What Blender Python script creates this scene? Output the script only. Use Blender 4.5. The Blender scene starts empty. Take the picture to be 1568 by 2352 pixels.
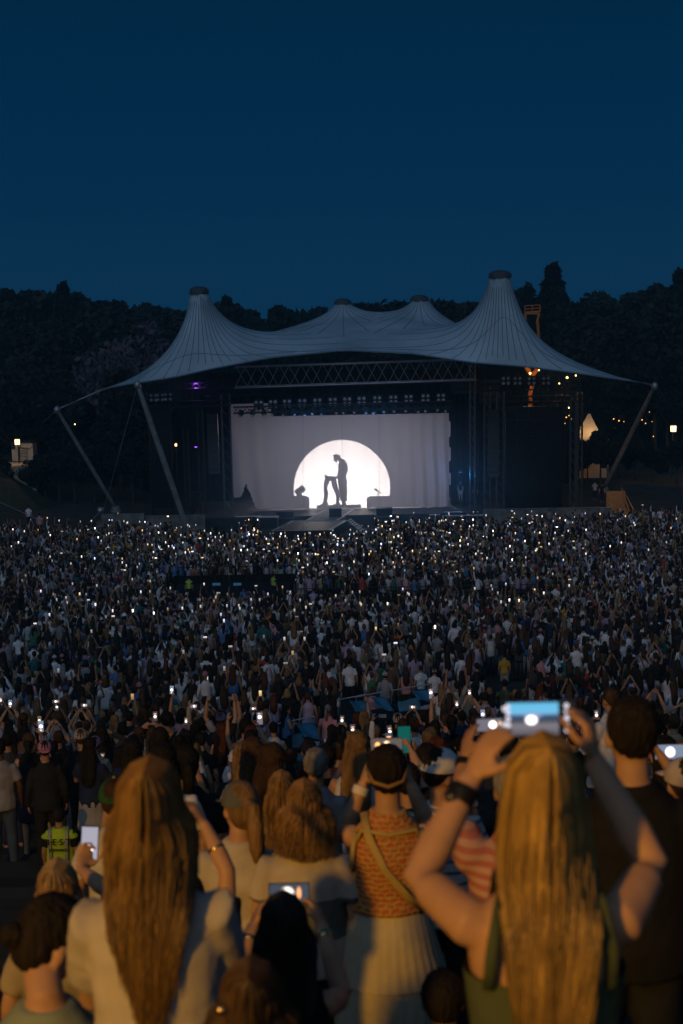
import bpy, bmesh, math, random
import numpy as np
from mathutils import Vector, Matrix
from mathutils.bvhtree import BVHTree

random.seed(11); rng = np.random.default_rng(11)
SC = bpy.context.scene; COL = SC.collection
R = math.radians

# ------------------------------------------------------------------ camera
CAMZ, PITCH, ROLL, F = 22.0, 9.5, -1.1, 3265.0       # F: focal length in units of a 1568 x 2351 picture
cam = bpy.data.cameras.new('camera'); co = bpy.data.objects.new('camera', cam); COL.objects.link(co)
cam.sensor_fit = 'VERTICAL'; cam.sensor_height = 36; cam.lens = 50; cam.clip_end = 3000; cam.clip_start = 0.1
CR = Matrix.Rotation(R(90 - PITCH), 3, 'X') @ Matrix.Rotation(R(ROLL), 3, 'Z')
co.matrix_world = Matrix.Translation((0, 0, CAMZ)) @ CR.to_4x4()
cam.dof.use_dof = True; cam.dof.focus_distance = 70; cam.dof.aperture_fstop = 3.6
SC.camera = co
def P(px, py, Y):
    """The place at world depth Y seen at (px, py)."""
    d = CR @ Vector(((px - 784) / F, -(py - 1175.5) / F, -1))
    return Vector((0, 0, CAMZ)) + d * (Y / d.y)
def proj(v):
    c = CR.transposed() @ (Vector(v) - Vector((0, 0, CAMZ)))
    return 784 + F * c.x / -c.z, 1175.5 - F * c.y / -c.z
def ppm(Y): return F / Y

# ------------------------------------------------------------------ sky, afterglow, exposure
W = bpy.data.worlds.new('World'); SC.world = W; W.use_nodes = True
nt = W.node_tree; bg = nt.nodes['Background']
tc = nt.nodes.new('ShaderNodeTexCoord'); sx = nt.nodes.new('ShaderNodeSeparateXYZ'); rp = nt.nodes.new('ShaderNodeValToRGB')
nt.links.new(tc.outputs['Generated'], sx.inputs[0]); nt.links.new(sx.outputs['Z'], rp.inputs[0])
e = rp.color_ramp.elements
e[0].position = 0.0; e[0].color = (0.0022, 0.0290, 0.0740, 1)
e[1].position = 1.0; e[1].color = (0.0012, 0.0235, 0.0640, 1)
for pos, c in ((0.05, (0.0010, 0.0265, 0.0715, 1)), (0.11, (0.0004, 0.0240, 0.0670, 1)), (0.19, (0.0002, 0.0195, 0.0550, 1))):
    q = e.new(pos); q.color = c
nt.links.new(rp.outputs[0], bg.inputs[0]); bg.inputs[1].default_value = 1.0
sun = bpy.data.lights.new('afterglow', 'SUN'); so = bpy.data.objects.new('afterglow', sun); COL.objects.link(so)
sun.energy = 0.64; sun.angle = R(70); sun.color = (0.66, 0.80, 1.0)
so.rotation_euler = (R(62), 0, R(-12))               # the last light of the west, behind the camera
SC.view_settings.view_transform = 'Standard'; SC.view_settings.look = 'None'
SC.view_settings.exposure = 0; SC.view_settings.gamma = 1
SC.cycles.max_bounces = 4; SC.cycles.diffuse_bounces = 2; SC.cycles.glossy_bounces = 2
SC.cycles.transmission_bounces = 3; SC.cycles.transparent_max_bounces = 6; SC.cycles.volume_bounces = 1
SC.cycles.sample_clamp_indirect = 3; SC.cycles.use_denoising = True
def lamp(name, kind, loc, energy, color, **kw):
    l = bpy.data.lights.new(name, kind); l.energy = energy; l.color = color
    for k, v in kw.items(): setattr(l, k, v)
    o = bpy.data.objects.new(name, l); COL.objects.link(o); o.location = loc
    return o
def aim(o, target):
    o.rotation_euler = (Vector(target) - o.location).to_track_quat('-Z', 'Y').to_euler()

# ------------------------------------------------------------------ materials
MATS = {}
def mat(name, col, rough=0.8, var=0.25, scale=6.0, bump=0.0, bscale=40.0, metal=0.0, spec=0.3, coord='Object', attr=None, stretch=None, emit=None):
    if name in MATS: return MATS[name]
    m = bpy.data.materials.new(name); m.use_nodes = True; n = m.node_tree.nodes; L = m.node_tree.links
    b = n['Principled BSDF']; b.inputs['Roughness'].default_value = rough; b.inputs['Metallic'].default_value = metal
    b.inputs['Specular IOR Level'].default_value = spec
    t = n.new('ShaderNodeTexCoord'); src = t.outputs[coord]
    if stretch:
        mp = n.new('ShaderNodeMapping'); mp.inputs['Scale'].default_value = stretch; L.new(src, mp.inputs[0]); src = mp.outputs[0]
    nz = n.new('ShaderNodeTexNoise'); nz.inputs['Scale'].default_value = scale; nz.inputs['Detail'].default_value = 4; L.new(src, nz.inputs[0])
    mr = n.new('ShaderNodeMapRange'); mr.inputs[1].default_value = 0.3; mr.inputs[2].default_value = 0.7
    mr.inputs[3].default_value = 1 - var; mr.inputs[4].default_value = 1 + var; L.new(nz.outputs[0], mr.inputs[0])
    mx = n.new('ShaderNodeMix'); mx.data_type = 'RGBA'; mx.blend_type = 'MULTIPLY'; mx.inputs[0].default_value = 1
    if attr:
        a = n.new('ShaderNodeAttribute'); a.attribute_name = attr; L.new(a.outputs['Color'], mx.inputs[6])
    else: mx.inputs[6].default_value = (*col, 1)
    L.new(mr.outputs[0], mx.inputs[7]); L.new(mx.outputs[2], b.inputs['Base Color'])
    if bump:
        nb = n.new('ShaderNodeTexNoise'); nb.inputs['Scale'].default_value = bscale; nb.inputs['Detail'].default_value = 3; L.new(src, nb.inputs[0])
        bp = n.new('ShaderNodeBump'); bp.inputs['Strength'].default_value = bump; bp.inputs['Distance'].default_value = 0.02
        L.new(nb.outputs[0], bp.inputs['Height']); L.new(bp.outputs[0], b.inputs['Normal'])
    if emit:
        b.inputs['Emission Color'].default_value = (*emit[0], 1); b.inputs['Emission Strength'].default_value = emit[1]
    MATS[name] = m; return m
def glow(name, col, s, sample=True):
    if name in MATS: return MATS[name]
    m = bpy.data.materials.new(name); m.use_nodes = True; n = m.node_tree.nodes; n.clear()
    o = n.new('ShaderNodeOutputMaterial'); e = n.new('ShaderNodeEmission'); e.inputs[0].default_value = (*col, 1); e.inputs[1].default_value = s
    m.node_tree.links.new(e.outputs[0], o.inputs[0])
    if not sample: m.cycles.emission_sampling = 'NONE'
    MATS[name] = m; return m

# ------------------------------------------------------------------ objects
def tag(o, label=None, cat=None, group=None, kind=None):
    if label: o['label'] = label
    if cat: o['category'] = cat
    if group: o['group'] = group
    if kind: o['kind'] = kind
    return o
def setpar(o, parent):
    """Keep o where its matrix puts it in the world, under parent (parents here only have a known world matrix)."""
    o.parent = parent; o.matrix_basis = wm(parent).inverted() @ o.matrix_basis
def wm(o):
    return (wm(o.parent) @ o.matrix_basis) if o.parent else o.matrix_basis.copy()
class MB:
    def __init__(s): s.v = []; s.f = []
    def add(s, v, f):
        k = len(s.v); s.v += [tuple(x) for x in v]; s.f += [tuple(i + k for i in q) for q in f]; return s
    def box(s, c, d, rot=None):
        hx, hy, hz = d[0] / 2, d[1] / 2, d[2] / 2
        v = [Vector((x * hx, y * hy, z * hz)) for x in (-1, 1) for y in (-1, 1) for z in (-1, 1)]
        if rot is not None: v = [rot @ q for q in v]
        return s.add([q + Vector(c) for q in v], [(0, 1, 3, 2), (4, 6, 7, 5), (0, 4, 5, 1), (2, 3, 7, 6), (0, 2, 6, 4), (1, 5, 7, 3)])
    def tube(s, pts, rad, n=10, ref=(0, 1, 0), cap=True, phase=0.0):
        pts = [Vector(p) for p in pts]; ref = Vector(ref); V = []; Fc = []
        rad = [(r, r) if not isinstance(r, (tuple, list)) else r for r in (rad if isinstance(rad, list) else [rad] * len(pts))]
        for i, p in enumerate(pts):
            t = (pts[min(i + 1, len(pts) - 1)] - pts[max(i - 1, 0)]).normalized()
            sd = t.cross(ref)
            if sd.length < 0.12: sd = t.cross(Vector((1, 0.2, 0.1)))
            sd.normalize(); fw = sd.cross(t)
            a, b = rad[i]
            for k in range(n):
                w = 2 * math.pi * k / n + phase; V.append(p + sd * (a * math.cos(w)) + fw * (b * math.sin(w)))
        for i in range(len(pts) - 1):
            for k in range(n):
                k2 = (k + 1) % n; Fc.append((i * n + k, i * n + k2, (i + 1) * n + k2, (i + 1) * n + k))
        if cap:
            V += [pts[0], pts[-1]]; a, b = len(V) - 2, len(V) - 1; m = (len(pts) - 1) * n
            for k in range(n):
                k2 = (k + 1) % n; Fc.append((a, k2, k)); Fc.append((b, m + k, m + k2))
        return s.add(V, Fc)
    def ell(s, c, r, n=12, m=8, rot=None, z0=-1.0, z1=1.0):
        c = Vector(c); V = []; Fc = []
        t0, t1 = math.asin(max(-1, z0)), math.asin(min(1, z1))
        for j in range(m + 1):
            t = t0 + (t1 - t0) * j / m
            for k in range(n):
                w = 2 * math.pi * k / n
                q = Vector((r[0] * math.cos(t) * math.cos(w), r[1] * math.cos(t) * math.sin(w), r[2] * math.sin(t)))
                V.append((rot @ q if rot is not None else q) + c)
        for j in range(m):
            for k in range(n):
                k2 = (k + 1) % n; Fc.append((j * n + k, j * n + k2, (j + 1) * n + k2, (j + 1) * n + k))
        return s.add(V, Fc)
    def mesh(s, name, m=None, smooth=True, weld=False):
        me = bpy.data.meshes.new(name); me.from_pydata(s.v, [], s.f)
        if weld:
            b = bmesh.new(); b.from_mesh(me); bmesh.ops.remove_doubles(b, verts=b.verts, dist=1e-5); b.to_mesh(me); b.free()
        if smooth: me.polygons.foreach_set('use_smooth', [True] * len(me.polygons))
        if m: me.materials.append(m)
        return me
    def obj(s, name, m, parent=None, smooth=False, loc=None, **kw):
        """Vertices are in world space; with loc the object's origin is put there."""
        if loc is not None:
            L = Vector(loc); s.v = [tuple(Vector(q) - L) for q in s.v]
        o = bpy.data.objects.new(name, s.mesh(name, m, smooth)); COL.objects.link(o)
        if loc is not None: o.location = loc; o.matrix_basis = Matrix.Translation(loc)
        if parent: setpar(o, parent)
        return tag(o, **kw)
def empty(name, loc, **kw):
    o = bpy.data.objects.new(name, None); COL.objects.link(o); o.matrix_basis = Matrix.Translation(loc); o.empty_display_size = 0.2
    return tag(o, **kw)
def put(name, me, M, parent=None, m=None, **kw):
    o = bpy.data.objects.new(name, me); COL.objects.link(o); o.matrix_basis = M
    if parent: setpar(o, parent)
    if m and me.materials:
        o.material_slots[0].link = 'OBJECT'; o.material_slots[0].material = m
    return tag(o, **kw)
_cyl = {}
def strut(name, a, b, r, m, parent=None, n=6, **kw):
    """A bar from a to b; alike bars share one mesh."""
    a, b = Vector(a), Vector(b); d = b - a
    if n not in _cyl: _cyl[n] = MB().tube([(0, 0, 0), (0, 0, 1)], 1.0, n).mesh('bar', m, smooth=False)
    key = (n, m.name)
    if key not in _cyl:
        me = _cyl[n].copy(); me.materials.clear(); me.materials.append(m); _cyl[key] = me
    M = Matrix.Translation(a) @ d.to_track_quat('Z', 'Y').to_matrix().to_4x4() @ Matrix.Diagonal((r, r, d.length, 1))
    o = bpy.data.objects.new(name, _cyl[key]); COL.objects.link(o); o.matrix_basis = M
    if parent: setpar(o, parent)
    return tag(o, **kw)

# ------------------------------------------------------------------ ground
GY = [-60, -1, 0, 2.7, 3.4, 6, 10, 20, 30, 41, 52, 67, 82, 97, 112, 120, 600]
GZ = [-1.45, -1.45, -1.75, -2.5, -2.8, -3.75, -5.2, -8.3, -11.1, -13.45, -15.4, -17.5, -19.2, -20.5, -21.6, -22.0, -22.0]
def gz(y, x=0.0): return CAMZ + float(np.interp(y, GY, GZ)) + 0.0007 * x * x * min(1, max(0, y / 112)) * (1 if y < 125 else max(0, (140 - y) / 15))
def ordinal(n):
    o = ['', 'first', 'second', 'third', 'fourth', 'fifth', 'sixth', 'seventh', 'eighth', 'ninth', 'tenth', 'eleventh', 'twelfth', 'thirteenth', 'fourteenth', 'fifteenth', 'sixteenth', 'seventeenth', 'eighteenth', 'nineteenth']
    if n < 20: return o[n]
    t = {2: 'twent', 3: 'thirt', 4: 'fort', 5: 'fift'}[n // 10]; return t + 'ieth' if n % 10 == 0 else t + 'y-' + o[n % 10]
def PZ(px, py, z):
    d = CR @ Vector(((px - 784) / F, -(py - 1175.5) / F, -1)); return Vector((0, 0, CAMZ)) + d * ((z - CAMZ) / d.z)
ROW = 0.85
def step_z(y, x=0.0):
    if y > 112: return gz(y, x)
    i = math.floor(y / ROW); return gz((i + 0.5) * ROW, x)
def build_ground():
    xs = [-260, -120, -60] + list(range(-40, 41, 5)) + [60, 120, 260]
    ys = []
    i = -40
    while i * ROW < 112:
        ys += [(i * ROW, step_z((i + 0.5) * ROW, 0) - gz(0, 0), i), ((i + 1) * ROW - 0.001, 0, i)]; i += 1
    V = []; Fc = []; rows = []
    for y, _, k in ys:
        rows.append([(x, y, step_z((k + 0.5) * ROW, min(45, abs(x)))) for x in xs])
    for y in (112.3, 118, 124, 130, 140, 160, 250, 600):
        rows.append([(x, y, gz(y, min(45, abs(x)))) for x in xs])
    n = len(xs)
    for r in rows: V += r
    for j in range(len(rows) - 1):
        for k in range(n - 1): Fc.append((j * n + k, j * n + k + 1, (j + 1) * n + k + 1, (j + 1) * n + k))
    m = mat('ground_concrete_grass', (0.030, 0.032, 0.028), 0.9, 0.5, 0.7, 0.5, 8)
    o = MB().add(V, Fc).obj('ground', m); tag(o, kind='structure')
build_ground()

# ------------------------------------------------------------------ tent roof
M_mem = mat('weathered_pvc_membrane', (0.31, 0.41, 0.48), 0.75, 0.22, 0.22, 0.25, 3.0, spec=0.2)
M_seam = mat('membrane_seam', (0.13, 0.20, 0.26), 0.8, 0.1)
M_steel = mat('galvanised_steel', (0.30, 0.32, 0.33), 0.45, 0.2, 4.0, metal=0.6)
M_mast = mat('painted_mast', (0.15, 0.165, 0.16), 0.6, 0.3, 2.0, 0.15, 12)
M_black = mat('black_metal', (0.018, 0.019, 0.021), 0.55, 0.3, 5.0)
M_drape = mat('black_drape', (0.010, 0.011, 0.013), 0.95, 0.4, 3.0, stretch=(6, 1, 0.4))
M_cap = mat('tent_cap_grey', (0.045, 0.055, 0.065), 0.7, 0.3)
def build_tent():
    NU, NV = 150, 84
    front_px = [(236, 893, 127.5), (275, 886, 123.0), (315, 879, 119.0), (400, 866, 119.0), (490, 846, 119.8), (620, 821, 121), (790, 804, 121.8), (950, 812, 121.0), (1080, 832, 119.6), (1200, 841, 118.8), (1320, 856, 118.4), (1400, 868, 118.6), (1478, 879, 119.5)]
    fp = np.array([P(*q) for q in front_px]); s = np.r_[0, np.cumsum(np.linalg.norm(np.diff(fp, axis=0), axis=1))]; s /= s[-1]
    u = np.linspace(0, 1, NU); v = np.linspace(0, 1, NV)
    front = np.stack([np.interp(u, s, fp[:, k]) for k in range(3)], 1)
    bl, br = np.array([-16.5, 150, 13.2]), np.array([19.5, 150, 13.0])
    back = bl + (br - bl) * u[:, None]; back[:, 1] -= 5 * np.sin(math.pi * u); back[:, 2] += 4.1 * np.sin(math.pi * u)
    lft = front[0] + (bl - front[0]) * v[:, None]; lft[:, 0] += 2.5 * np.sin(math.pi * v); lft[:, 2] += 0.6 * np.sin(math.pi * v)
    rgt = front[-1] + (br - front[-1]) * v[:, None]; rgt[:, 0] -= 2.5 * np.sin(math.pi * v); rgt[:, 2] += 0.6 * np.sin(math.pi * v)
    U, Vv = u[:, None, None], v[None, :, None]
    X = (1 - Vv) * front[:, None] + Vv * back[:, None] + (1 - U) * lft[None] + U * rgt[None] \
        - ((1 - U) * (1 - Vv) * front[0] + U * (1 - Vv) * front[-1] + (1 - U) * Vv * bl + U * Vv * br)
    peaks = [(457, 671, 123.0, 0.80), (1148, 634, 121.5, 0.92), (787, 697, 139, 0.80), (963, 689, 138, 0.84)]
    pk = [(P(a, b, Y), r) for a, b, Y, r in peaks]
    fix = np.zeros((NU, NV), bool); fix[0] = fix[-1] = True; fix[:, 0] = fix[:, -1] = True
    for c, r in pk:
        d = np.hypot(X[:, :, 0] - c.x, X[:, :, 1] - c.y)
        k = d < r * 1.02
        if k.sum() < 6: k = d <= np.sort(d.ravel())[8]
        ang = np.arctan2(X[:, :, 1] - c.y, X[:, :, 0] - c.x)
        fix |= k; X[:, :, 2][k] = c.z
        rr = np.minimum(d, r)
    for it in range(5000):
        A = 0.25 * (X[2:, 1:-1] + X[:-2, 1:-1] + X[1:-1, 2:] + X[1:-1, :-2])
        m = ~fix[1:-1, 1:-1]
        X[1:-1, 1:-1][m] = X[1:-1, 1:-1][m] + 1.0 * (A[m] - X[1:-1, 1:-1][m])
    root = empty('tent_roof', (0, 122, 0), label='white four-peaked tent roof stretched over the concert stage', cat='tent roof')
    idx = lambda i, j: i * NV + j
    hole = np.zeros((NU, NV), bool)
    Fc = []
    for i in range(NU - 1):
        for j in range(NV - 1): Fc.append((idx(i, j), idx(i + 1, j), idx(i + 1, j + 1), idx(i, j + 1)))
    verts = [tuple(q) for q in X.reshape(-1, 3)]
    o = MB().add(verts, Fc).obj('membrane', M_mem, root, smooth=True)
    bv = BVHTree.FromPolygons([Vector(q) for q in verts], Fc)
    def drop(x, y):
        h = bv.ray_cast(Vector((x, y, 60)), Vector((0, 0, -1))); return h[0], h[1]
    def ribbon(pts, nrm, w, name='seam', m=None):
        b = MB(); V = []
        for i, p in enumerate(pts):
            t = (pts[min(i + 1, len(pts) - 1)] - pts[max(i - 1, 0)]).normalized()
            nn = nrm[i] if nrm[i].z > 0 else -nrm[i]
            sd = t.cross(nn).normalized() * w
            for a, h in ((-1, 0.0), (-0.6, 0.03), (0.6, 0.03), (1, 0.0)): V.append(p + sd * a + nn * (h + 0.004))
        Fq = [(4 * i + k, 4 * i + k + 1, 4 * i + k + 5, 4 * i + k + 4) for i in range(len(pts) - 1) for k in range(3)]
        b.add(V, Fq).obj(name, m or M_seam, root)
    for pi, (c, r) in enumerate(pk):
        n = 30
        for a in range(n):
            w = 2 * math.pi * (a + 0.5) / n; pts = []; nr = []; q = r * 1.03
            while q < 22:
                x, y = c.x + q * math.cos(w), c.y + q * math.sin(w)
                if any((x - d.x) ** 2 + (y - d.y) ** 2 < q * q - 0.01 for k, (d, _) in enumerate(pk) if k != pi): break
                h, nm = drop(x, y)
                if h is None: break
                pts.append(h); nr.append(nm); q += 0.25 if q < 3 else 0.6
            if len(pts) > 3: ribbon(pts, nr, 0.03)
        cap = MB(); cap.tube([(c.x, c.y, c.z - 0.12), (c.x, c.y, c.z + 0.2)], [r * 1.07, r * 1.04], 28)
        cap.obj('cap_ring', M_cap, root, smooth=False)
        lid = MB().ell((c.x, c.y, c.z + 0.2), (r * 0.98, r * 0.98, 0.30), 28, 5, z0=0.0); lid.obj('cap_lid', M_cap, root, smooth=True)
        strut('mast', (c.x, c.y, c.z - 0.3), (c.x, c.y, c.z - 4), 0.16, M_black, root, 10)
    band = [Vector(X[i, 3]) for i in range(2, NU - 2)]; ribbon(band, [Vector((0, -0.3, 1)).normalized()] * len(band), 0.035)
    edge = MB(); edge.tube([tuple(front[i]) for i in range(0, NU, 3)], 0.07, 6); edge.obj('edge_cable', M_seam, root, smooth=True)
    # leaning masts with their heads, and cables
    def mastp(top, base, r0, r1, nm='mast'):
        t, b = Vector(top), Vector(base); b2 = MB()
        b2.tube([b + (t - b) * k for k in (0, .08, .3, .55, .8, .95, 1)], [r0 * q for q in (.8, 1, 1.12, 1.15, 1.05, .85, .7)], 14)
        b2.obj(nm, M_mast, root, smooth=True)
        h = MB().ell(t, (0.3, 0.3, 0.36), 10, 6); h.obj('mast_head', M_steel, root, smooth=True)
        h = MB().tube([b - Vector((0, 0, 0.3)), b + Vector((0, 0, 0.25))], [0.5, 0.35], 12); h.obj('mast_foot', M_mast, root)
    t1 = P(316, 884, 119.0); b1 = P(437, 1236, 119.5); mastp(t1, b1, 0.22, .2)
    t2 = P(131, 941, 127.0); b2_ = P(266, 1168, 130.5); mastp(t2, b2_, 0.17, .2)
    t3 = P(1503, 887, 121.0); b3 = P(1386, 1122, 130.0); mastp(t3, b3, 0.18, .2)
    for a, b, r in ((t2, Vector(front[0]), .045), (t2 + Vector((0, 0, .1)), Vector(front[6]), .03), (t3, Vector(front[-1]), .05), (t3 + Vector((0, 0, .15)), Vector(front[-4]), .03),
                    (t1, P(240, 1165, 128), .03), (t2, P(98, 970, 132), .03), (t3, P(1516, 915, 124), .03), (t3, P(1524, 908, 126), .03), (P(240, 1165, 128), P(205, 1200, 125), .06)):
        strut('guy_cable', a, b, r, M_steel, root, 5)
    b = MB().ell(P(231, 1172, 127), (.32, .32, .32), 10, 6); b.obj('anchor_drum', M_steel, root, smooth=True)
    return pk
PEAKS = build_tent()

# ------------------------------------------------------------------ stage
ZD = P(784, 1168, 127).z                       # height of the deck
GST = 0.0
M_deck = mat('stage_deck_black', (0.028, 0.028, 0.030), 0.5, 0.4, 3.0)
M_conc = mat('concrete_wall', (0.16, 0.16, 0.155), 0.9, 0.4, 1.5, 0.4, 10)
M_ramp = mat('grey_carpet_ramp', (0.22, 0.22, 0.22), 0.85, 0.15, 10)
M_edge = mat('pale_edge_strip', (0.60, 0.56, 0.55), 0.6, 0.2)
M_wood = mat('planed_wood', (0.33, 0.17, 0.06), 0.7, 0.3, 3.0, stretch=(1, 1, 8))
def wx(px, Y): return P(px, 1170, Y).x
def slab(name, m, poly, z0, z1, parent=None, **kw):
    n = len(poly); V = [(p[0], p[1], z1) for p in poly] + [(p[0], p[1], z0) for p in poly]
    Fc = [tuple(range(n)), tuple(range(2 * n - 1, n - 1, -1))] + [(i, (i + 1) % n + 0, n + (i + 1) % n, n + i)[::-1] for i in range(n)]
    b = MB().add(V, Fc); return b.obj(name, m, parent, **kw)
stage = empty('concert_stage', (0, 124, 0), label='low black stage deck under the tent with front fascia', cat='stage')
slab('deck', M_deck, [(wx(440, 124), 123.6), (wx(1112, 124), 123.6), (wx(1112, 124), 146), (wx(440, 124), 146)], -0.2, ZD - 0.02, stage)
f0, f1 = P(585, 1168, 126.4), P(1040, 1163, 126.4)
for k in range(12):
    a = wx(445 + k * 55.4, 123.5); b = wx(445 + (k + 1) * 55.4, 123.5) - 0.03
    MB().box(((a + b) / 2, 123.55, ZD / 2 - 0.03), (b - a, 0.08, ZD - 0.1)).obj('fascia_panel', M_black, stage)
for px0, px1, py in ((300, 470, 1196), (540, 600, 1186), (985, 1010, 1182), (1014, 1112, 1184), (1020, 1060, 1176)):
    a, b = PZ(px0, py, ZD + 0.05), PZ(px1, py - 1, ZD + 0.05)
    MB().box(((a + b) / 2), ((b - a).length, 0.28, 0.06)).obj('edge_strip', M_edge, stage)
# the catwalk that runs out into the crowd
cw = empty('stage_catwalk', PZ(700, 1215, 0.0), label='grey catwalk and platform jutting from the stage into the crowd', cat='catwalk')
q = lambda pts, z: [PZ(x, y, z) for x, y in pts]
slab('ramp', M_ramp, q([(700, 1196), (774, 1196), (811, 1169.5), (747, 1170)], ZD), 0.1, ZD, cw)
slab('platform', M_deck, q([(624, 1219), (756, 1217), (797, 1193), (668, 1195)], ZD - 0.01), 0.0, ZD - 0.015, cw)
def strip(pts, w=0.09):
    a, b = [PZ(x, y, ZD + 0.012) for x, y in pts]; MB().tube([a, b], [(w, 0.012)] * 2, 4, ref=(0, 0, 1)).obj('edge_strip', M_edge, cw)
strip([(624, 1219), (756, 1217)], .06); strip([(756, 1217), (795, 1194)], .16); strip([(701, 1196), (746, 1170.5)], .07); strip([(773, 1195), (810, 1169.5)], .12); strip([(624, 1219), (642, 1211)], .07); strip([(660, 1203), (672, 1196)], .07)
strip([(706, 1216.6), (728, 1216.4)], .16)
# aluminium steps down to the crowd
st = empty('stage_steps', PZ(815, 1205, ZD / 2), label='steep metal steps from the catwalk down to the crowd', cat='steps')
s0, s1 = PZ(800, 1192, ZD + 0.15), P(842, 1226, 117.2)
for off in (-0.42, 0.42):
    sd = Vector((0.35, 0.9, 0)).normalized() * off
    strut('side_rail', s0 + sd, s1 + sd, 0.045, M_steel, st)
for k in range(9):
    c = s0 + (s1 - s0) * ((k + 0.5) / 9); MB().box(c, (0.20, 0.86, 0.03), Matrix.Rotation(R(-22), 3, 'Z')).obj('tread', M_edge, st)
# things on the stage front
def flightcase(px, Y, w, h, d, z, lab, m=None):
    c = P(px, 1180, Y); r = empty('flight_case', (c.x, Y, z), label=lab, cat='flight case')
    MB().box((c.x, Y, z + h / 2), (w, d, h)).obj('body', m or M_black, r)
    for s in (-1, 1):
        for v in (0.02, h - 0.02): strut('corner_rail', (c.x - w / 2, Y + s * d / 2, z + v), (c.x + w / 2, Y + s * d / 2, z + v), 0.025, M_steel, r, 5)
flightcase(770, 122.6, 1.1, 0.8, .7, ZD, 'black flight case beside the catwalk at the head of the steps')
flightcase(882, 122.6, 1.4, 0.75, .7, ZD, 'long black flight case on the stage front behind pale boards')
flightcase(655, 122.8, 1.5, 0.6, .7, ZD, 'black flight case on the stage front beside the small table')
tb = empty('side_table', P(615, 1190, 121.6), label='small pale table in front of the stage beside the catwalk', cat='table')
a = P(592, 1187, 121.6); b = P(640, 1186, 121.6); zt = a.z
MB().box(((a.x + b.x) / 2, 121.6, zt), (b.x - a.x, .6, .05)).obj('table_top', M_edge, tb)
for x in (a.x + .1, b.x - .1):
    for y in (121.38, 121.82): strut('leg', (x, y, zt), (x, y, 0), .03, M_steel, tb, 5)

# ---- the curtain with what throws its shadow
def build_curtain():
    NX, NZ = 130, 64; Y0 = 127.0
    tl, tr, br, bl = P(525, 928, Y0), P(1034, 915, Y0), P(1035, 1163.5, Y0), P(539, 1168.5, Y0)
    V = []; S = []
    for j in range(NZ):
        t = j / (NZ - 1)
        for i in range(NX):
            s = i / (NX - 1)
            p = (1 - s) * ((1 - t) * tl + t * bl) + s * ((1 - t) * tr + t * br)
            fold = 0.0
            amp = 0.006 + 0.20 * max(0, s - 0.70) / 0.3
            fold += amp * math.sin(s * 118 + 0.6 * math.sin(5 * t)) * (0.5 + 0.8 * t)
            fold += 0.14 * max(0, 0.22 - s) / 0.22 * math.sin(s * 70 - 3.0 * t + 1) * (0.3 + t)
            fold += 0.35 * max(0, t - 0.8) * max(0, s - 0.78) * 5 * math.sin(s * 60 + 7 * t)
            fold += 0.02 * math.sin(23 * s + 11 * t)
            V.append(p + Vector((0, fold, 0)))
            S.append((s, t))
    notch = [(530, 1172), (530, 1146), (553, 1141), (565, 1112), (589, 1169), (589, 1178)]
    def inside(x, y):
        c = False
        for i in range(len(notch)):
            (x1, y1), (x2, y2) = notch[i], notch[i - 1]
            if (y1 > y) != (y2 > y) and x < (x2 - x1) * (y - y1) / (y2 - y1) + x1: c = not c
        return c
    def frayed(x, y):       # the hanging edge lifts at the right
        return x > 1033 + 2.2 * math.sin(y * 0.11) or (y > 1150 and x > 1030 + 1.5 * math.sin(y))
    Fc = []
    for j in range(NZ - 1):
        for i in range(NX - 1):
            f = (j * NX + i, j * NX + i + 1, (j + 1) * NX + i + 1, (j + 1) * NX + i)
            x, y = proj(sum((V[k] for k in f), Vector()) / 4)
            if not inside(x, y) and not frayed(x, y): Fc.append(f)
    m = bpy.data.materials.new('white_stage_cloth'); m.use_nodes = True; n = m.node_tree.nodes; L = m.node_tree.links; n.clear()
    o = n.new('ShaderNodeOutputMaterial'); mx = n.new('ShaderNodeMixShader'); d = n.new('ShaderNodeBsdfDiffuse'); t = n.new('ShaderNodeBsdfTranslucent')
    tcn = n.new('ShaderNodeTexCoord'); mp = n.new('ShaderNodeMapping'); mp.inputs['Scale'].default_value = (1.2, 1, 0.25); nz = n.new('ShaderNodeTexNoise'); nz.inputs['Scale'].default_value = 1.2; nz.inputs['Detail'].default_value = 5
    cr = n.new('ShaderNodeValToRGB'); cr.color_ramp.elements[0].color = (0.47, 0.45, 0.47, 1); cr.color_ramp.elements[1].color = (0.50, 0.48, 0.50, 1); cr.color_ramp.elements[0].position = 0.3; cr.color_ramp.elements[1].position = 0.7
    L.new(tcn.outputs['Object'], mp.inputs[0]); L.new(mp.outputs[0], nz.inputs[0]); L.new(nz.outputs[0], cr.inputs[0])
    L.new(cr.outputs[0], d.inputs[0]); L.new(cr.outputs[0], t.inputs[0]); mx.inputs[0].default_value = 0.55
    L.new(d.outputs[0], mx.inputs[1]); L.new(t.outputs[0], mx.inputs[2]); L.new(mx.outputs[0], o.inputs[0])
    c = MB().add(V, Fc).obj('stage_curtain', m, smooth=True, label='wide white cloth hung across the stage with a lit half disc and shadows', cat='curtain')
    md = c.modifiers.new('s', 'SUBSURF'); md.levels = 1; md.render_levels = 1
    for px in (695, 785, 870):
        w = MB().tube([P(px, 930, 126.93), P(px + 1.5, 1166, 126.93)], 0.012, 5); w.obj('seam_line', M_seam, c)
build_curtain()
LP = Vector((P(785, 1166, 127).x, 135.5, ZD + 0.12))          # the projector that throws the disc
pr = lamp('disc_projector', 'SPOT', LP, 21000, (1.0, 0.92, 0.84), spot_blend=0.03, shadow_soft_size=0.015)
dc = P(785, 1131, 127); aim(pr, (dc.x, 127, dc.z))
pr.data.spot_size = 2 * math.atan(4.38 / 8.6)
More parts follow.
